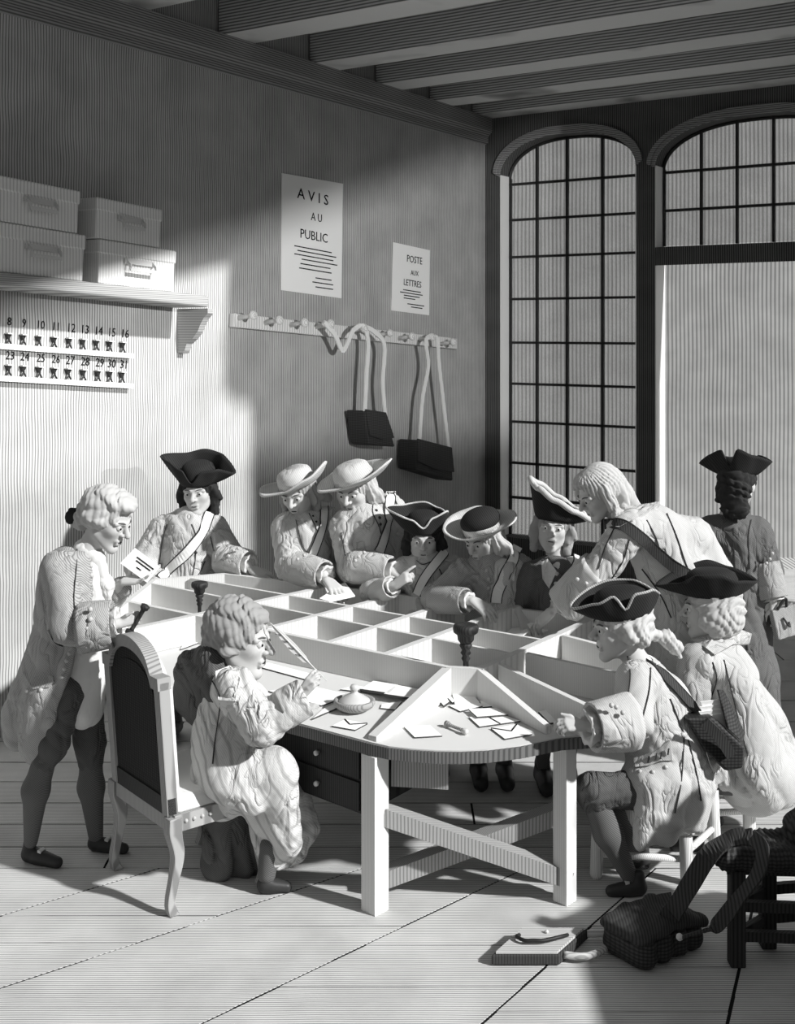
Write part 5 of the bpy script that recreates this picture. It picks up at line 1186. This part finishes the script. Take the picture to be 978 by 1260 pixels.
# ================================================================ seats
# the armchair, its tall back towards us
LBR = V((-.985, 5.10, 0)); w_ = V((-.63, .78, 0)).normalized(); d_ = V((.78, .63, 0)).normalized()
wd, dp, sz = .56, .45, .42
ch = thing('upholstered_chair', LBR+w_*wd/2+d_*dp/2, 'carved chair with arched dark upholstered back under the writing clerk', 'chair')
def pt(a, b, z): return LBR+w_*wd*a+d_*dp*b+UP*z
def curved_leg(a, b, front):
    s = 1 if front else -1; ia = (1 if a < .5 else -1)
    o = d_*s; pts = [(0, .0, .03), (.015, .06, .024), (-.005, .16, .026), (-.02, .26, .032), (.0, .36, .040), (.0, .43, .040)]
    pl = spline([pt(a, b, z)+o*x for x, z, r in pts], 4); n = len(pl); v, f = [], []
    rs = [r for x, z, r in pts]
    for i, q in enumerate(pl):
        t = i/(n-1)*(len(rs)-1); k = min(int(t), len(rs)-2); r = rs[k]+(rs[k+1]-rs[k])*(t-k)
        for x, y in ((-1, -1), (1, -1), (1, 1), (-1, 1)): v.append(q+w_*x*r*.8+d_*y*r*.8)
    for i in range(n-1):
        for k in range(4): f.append((i*4+k, i*4+(k+1) % 4, i*4+4+(k+1) % 4, i*4+4+k))
    f += [(3, 2, 1, 0), tuple(range(4*n-4, 4*n))]
    bevel(obj('leg', (v, f), M['wood_mid'], ch), .006)
for a, b, fr in ((0, 0, 0), (1, 0, 0), (0, 1, 1), (1, 1, 1)): curved_leg(a, b, fr)
for (a, b), (c, e) in (((0, 0), (1, 0)), ((0, 1), (1, 1)), ((0, 0), (0, 1)), ((1, 0), (1, 1))):
    obj('seat_rail', bar(pt(a, b, .40), pt(c, e, .40), .035, .075, UP.cross(pt(c, e, 0)-pt(a, b, 0))), M['wood_mid'], ch)
for k in range(4): obj('nail', ball(pt(0, .12+.09*k, .405)-w_*.02, .009, n=8, m=5), M['brass'], ch)
bevel(obj('seat', hexa([pt(-.02, .03, .438), pt(1.02, .03, .438), pt(1.02, 1.03, .438), pt(-.02, 1.03, .438)], [pt(.04, .06, .50), pt(.96, .06, .50), pt(.96, .97, .50), pt(.04, .97, .50)]), M['cushion'], ch), .02, 3)
# back: side stiles, arched crest, padded panel and its pale cushion on the sitter's side
zt = 1.03; lean = -d_*.045
def bk(a, z, o=0.0): return pt(a, 0, z)+lean*((z-.42)/.6)+d_*o
def stile(a):
    e = .055 if a < .5 else -.055
    bevel(obj('back_stile', hexa([bk(a, .43, -.025), bk(a+e/wd, .43, -.025), bk(a+e/wd, .43, .03), bk(a, .43, .03)], [bk(a, zt, -.025), bk(a+e/wd, zt, -.025), bk(a+e/wd, zt, .03), bk(a, zt, .03)]), M['wood_mid'], ch), .006)
stile(0.0); stile(1.0)
def crest(a): 
    x = abs(a-.5)*2
    return zt-.01 if x > .72 else zt-.01+.135*math.sqrt(max(0, 1-(x/.72)**2))
prof = [i/40 for i in range(41)]
up_ = [bk(a, crest(a)+.028) for a in prof]; lo_ = [bk(a, crest(a)-.028) for a in prof]
v, f = [], []
for u0, l0 in zip(up_, lo_): v += [u0-d_*.03, u0+d_*.035, l0+d_*.035, l0-d_*.03]
for i in range(40):
    for k in range(4): f.append((i*4+k, i*4+(k+1) % 4, i*4+4+(k+1) % 4, i*4+4+k))
obj('crest_rail', (v, f+[(3, 2, 1, 0), (160, 161, 162, 163)]), M['wood_mid'], ch)
pn = [bk(a, .50) for a in (prof[3], prof[-4])]+[bk(a, crest(a)-.03) for a in reversed(prof[3:-3])]
obj('back_panel', slab([q-d_*.012 for q in pn], .02, d_), M['uphol'], ch)
inn = [.5+(a-.5)*.86 for a in prof[3:-3]]
obj('panel_border', slab([bk(.13, .56)-d_*.016, bk(.87, .56)-d_*.016]+[bk(a, crest(a)-.085)-d_*.016 for a in reversed(inn)], .006, d_), M['coat_dark'] if 0 else M['uphol'], ch)
obj('back_cushion', slab([q+d_*.012 for q in pn], .05, d_), M['cushion'], ch)
obj('back_rail', hexa([bk(0, .43, -.02), bk(1, .43, -.02), bk(1, .43, .02), bk(0, .43, .02)], [bk(0, .51, -.02), bk(1, .51, -.02), bk(1, .51, .02), bk(0, .51, .02)]), M['wood_dark'], ch)

def stool(name, feet, zs, r, label, cat, seat_m, leg_m, rails=(.16,), grp=None, seat_th=.05):
    """feet: four floor points in order round the seat"""
    c = sum(feet, V())/4; s = thing(name, c, label, cat, grp)
    for q in feet:
        t = q.lerp(c, .06); obj('leg', lathe(q, (t+UP*zs)-q, [(0, r*.8), (.02, r), (zs*.5, r*1.05), (zs-.004, r*1.05)], 14), M[leg_m], s, smooth=True)
    for zz in rails:
        for k in range(4):
            a, b = feet[k].lerp(c, .03)+UP*(zz+(.03 if k % 2 else 0)), feet[(k+1) % 4].lerp(c, .03)+UP*(zz+(.03 if k % 2 else 0)); dd = (b-a).normalized()
            obj('stretcher', lathe(a+dd*r*.7, dd, [(0, r*.5), ((b-a).length*.5, r*.55), ((b-a).length-r*1.4, r*.5)], 10), M[leg_m], s, smooth=True)
    q = [c+(p-c)*1.12 for p in feet]
    bevel(obj('seat', hexa([p+UP*zs for p in q], [p+UP*(zs+seat_th) for p in q]), M[seat_m], s), .018, 3)
    return s
f1, f2, f3 = G(845, 1087), G(733, 1080), G(880, 1053)
stool('stool', [f1, f2, f2+(f3-f1)*1.0, f3], .33, .030, 'pale turned leg stool under the man gripping the table corner', 'stool', 'wood_mid', 'wood_pale', (.11,))
g1, g2 = G(922, 1022), G(865, 1026)
stool('stool', [g1, g2, g2+V((.12, .36, 0)), g1+V((.12, .36, 0))], .34, .032, 'stool with pale legs under the man in the cape', 'stool', 'wood_mid', 'wood_pale', (.1, .2))
h1, h2 = G(906, 1187), G(946, 1164)
dv = (h2-h1); dv = V((.08, .17, 0)); rv_ = V((.42, -.03, 0))
h2 = h1+V((.17, .14, 0))
st = thing('rush_chair', h1+V((.25, .1, 0)), 'dark rush seated chair at the right edge holding a cloak', 'chair')
fe = [h1, h1+rv_, h2+rv_+V((.05, .1, 0)), h2]; cc = sum(fe, V())/4; zs = .40
for q in fe: bevel(obj('leg', obox(q+UP*(zs-.01)/2, (1, 0, 0), (0, 1, 0), UP, .062, .062, zs-.01), M['wood_dark'], st), .006)
for zz in (.12, .24):
    for k in range(4): obj('stretcher', bar(fe[k]+UP*zz, fe[(k+1) % 4]+UP*zz, .028, .04, UP.cross(fe[(k+1) % 4]-fe[k])), M['wood_dark'], st)
qs = [cc+(q-cc)*1.14 for q in fe]
obj('seat_frame', hexa([q+UP*(zs-.03) for q in qs], [q+UP*(zs+.01) for q in qs]), M['wood_dark'], st)
ff = Field()
ms = [q+UP*(zs+.035) for q in qs]
for k in range(4): ff.cap(ms[k], ms[(k+1) % 4], .042, .042, .03)
for t in (.2, .4, .6, .8): ff.cap(ms[0].lerp(ms[1], t), ms[3].lerp(ms[2], t), .04, .04, .03)
def rush(x, y, z): return .004*np.sin(x*260+2*np.sin(y*60))
obj('rush_seat', ff.mesh(.008, rush), M['leather'], st, smooth=True)
# the cloak thrown over it
ff = Field(); s0 = cc+UP*(zs+.08)
for a, b, r0, r1 in (((.02, .02, .02), (.14, .05, .20), .08, .10), ((.10, .02, .03), (.30, .05, .18), .10, .12), ((.14, .05, .2), (.28, .08, .38), .09, .10), ((.0, -.02, .03), (.12, .02, .08), .06, .08), ((-.02, .06, .0), (.2, .0, .05), .06, .08)):
    ff.cap(s0+V(a), s0+V(b), r0, r1, .04)
tag(obj('cloak', ff.mesh(.010, folds(.014, 34, .3, 4)), M['strap_dark'], smooth=True, base=s0), 'dark striped cloak heaped on the rush chair at the right', 'cloak')

# ================================================================ bags and cases
# satchel of the man at the table corner, open and full of letters
sb = thing('satchel', P(880, 930, 5.3), 'open dark satchel full of letters at the hip of the seated front man', 'bag')
a, b, c, d = P(843, 886, 5.30), P(868, 880, 5.42), P(920, 918, 5.42), P(915, 944, 5.30)
fr_ = [P(840, 878, 5.26), P(893, 912, 5.26), P(922, 945, 5.26), P(862, 935, 5.26)]
pts = [P(843, 884, 5.27), P(876, 882, 5.27), P(917, 920, 5.27), P(915, 946, 5.27), P(893, 950, 5.27), P(868, 925, 5.27)]
bevel(obj('bag_body', slab(pts, .12, V((0, 1, 0))), M['leather'], sb), .015, 3)
fp = [P(884, 850, 5.30), P(892, 851, 5.36), P(917, 902, 5.36), P(915, 915, 5.28), P(896, 898, 5.27)]
bevel(obj('flap', slab(fp, .02, V((-.3, .9, .2)).normalized()), M['leather'], sb), .006)
for k in range(4):
    y0 = 856+k*6
    q = [P(862-k, y0+8, 5.30), P(890, y0+4, 5.32), P(897, y0+30, 5.36), P(874, y0+34, 5.34)]
    obj('letter', slab(q, .010, V((0, 1, 0))), M['paper'], sb)
obj('strap', strip(spline([P(866, 888, 5.19), P(884, 906, 5.23), P(900, 930, 5.25)], 5), [V((1, 0, .4))]*11, .05, .012), M['strap_dark'], sb)

# satchel on the floor, its broad strap caught on the rush chair
fb = [G(737, 1172), G(790, 1201), G(869, 1166), G(820, 1142)]
sg = thing('satchel', sum(fb, V())/4, 'dark leather satchel lying on the floor, strap looped to the rush chair', 'bag')
ctr = sum(fb, V())/4
tp = [q.lerp(ctr, .05)+UP*.13 for q in fb]
ff = Field()
for a in range(5):
    for b in range(4):
        p_ = fb[0].lerp(fb[1], .13+.74*a/4).lerp(fb[3].lerp(fb[2], .13+.74*a/4), .14+.72*b/3)
        ff.cap(p_+UP*.047, p_+UP*(.080+.012*math.sin(a*1.9+b)), .045, .043, .035)
obj('bag_body', ff.mesh(.008, folds(.0035, 50, .5, 1)), M['leather'], sg, smooth=True)
ff = Field()                               # the flap, drawn over the top and down the long side
def flp(u, v, z): return fb[0].lerp(fb[1], u).lerp(fb[3].lerp(fb[2], u), v)+UP*z
for k in range(7):
    u = .06+.88*k/6; w_k = .008*math.sin(k*2.1)
    row = [flp(u, .98, .105), flp(u, .70, .142+w_k), flp(u, .35, .145-w_k), flp(u, .06, .128)]
    for a, b in zip(row, row[1:]): ff.cap(a, b, .024, .024, .03)
obj('flap', ff.mesh(.007, folds(.005, 60, .4, 2)), M['strap_dark'], sg, smooth=True)
s1 = spline([G(815, 1150)+UP*.17, P(822, 1128, 4.74), P(848, 1090, 4.72), P(872, 1052, 4.66), P(900, 1032, 4.66), P(925, 1030, 4.62)], 8)
obj('strap', strip(s1, [V((.8, -.6, .2))]*len(s1), .075, .010), M['strap_dark'], sg)
s2_ = spline([P(925, 1030, 4.60), P(938, 1045, 4.54), P(932, 1075, 4.5), P(905, 1110, 4.48), P(880, 1140, 4.5), P(862, 1146, 4.5), P(835, 1154, 4.5)], 8)
obj('strap', strip(s2_, [V((.8, -.5, .5))]*len(s2_), .055, .010), M['strap_dark'], sg)
obj('buckle', ball(P(836, 1153, 4.485), .014, n=10, m=6), M['metal'], sg)

# flat case with a bail handle on the floor
fc = [G(604, 1189), G(688, 1189), G(724, 1156), G(640, 1156)]
cs_ = thing('document_case', sum(fc, V())/4, 'flat document case with a curved bail handle lying on the floor', 'case')
bevel(obj('case_body', hexa([q+UP*.003 for q in fc], [q+UP*.045 for q in fc]), M['strap_dark'], cs_), .006)
ctr = sum(fc, V())/4
il = [q.lerp(ctr, .10)+UP*.045 for q in fc]
obj('case_lid', hexa(il, [q+UP*.01 for q in il]), M['case'], cs_)
e = (fc[1]-fc[0]).normalized(); g = (fc[3]-fc[0]).normalized()
hb = ctr+UP*.06-g*.0
obj('handle', tube(spline([hb-e*.10+g*.03, hb-e*.09-g*.01+UP*.01, hb-e*.04-g*.05+UP*.012, hb-g*.055+UP*.014, hb+e*.04-g*.05+UP*.012, hb+e*.09-g*.01+UP*.01, hb+e*.10+g*.03], 5), .008, 8), M['iron'], cs_, smooth=True)
obj('keyhole', ball(hb+g*.06, .009, n=8, m=5), M['metal'], cs_)
hr_ = (fc[1]+fc[2])/2+UP*.024
obj('side_handle', tube(spline([fc[1].lerp(fc[2], .15)+UP*.03, fc[1].lerp(fc[2], .1)+e*.10+UP*.03, hr_+e*.135, fc[1].lerp(fc[2], .9)+e*.11+UP*.03, fc[1].lerp(fc[2], .95)+UP*.03], 6), .015, 8), M['case'], cs_, smooth=True)

# unseen block added at right front to shadow the floor by the satchel
ct = thing('shadow_block', V((2.6, 3.85, 0)), 'unseen block added outside the frame at the right front to cast a floor shadow', 'shadow_block')
bevel(obj('shadow_block_body', obox((2.6, 3.85, .37), (1, 0, 0), (0, 1, 0), UP, 1.6, 1.3, .735), M['wood_mid'], ct), .01)
bevel(obj('shadow_block_top', obox((2.6, 3.85, .76), (1, 0, 0), (0, 1, 0), UP, 1.68, 1.38, .04), M['wood_dark'], ct), .01)
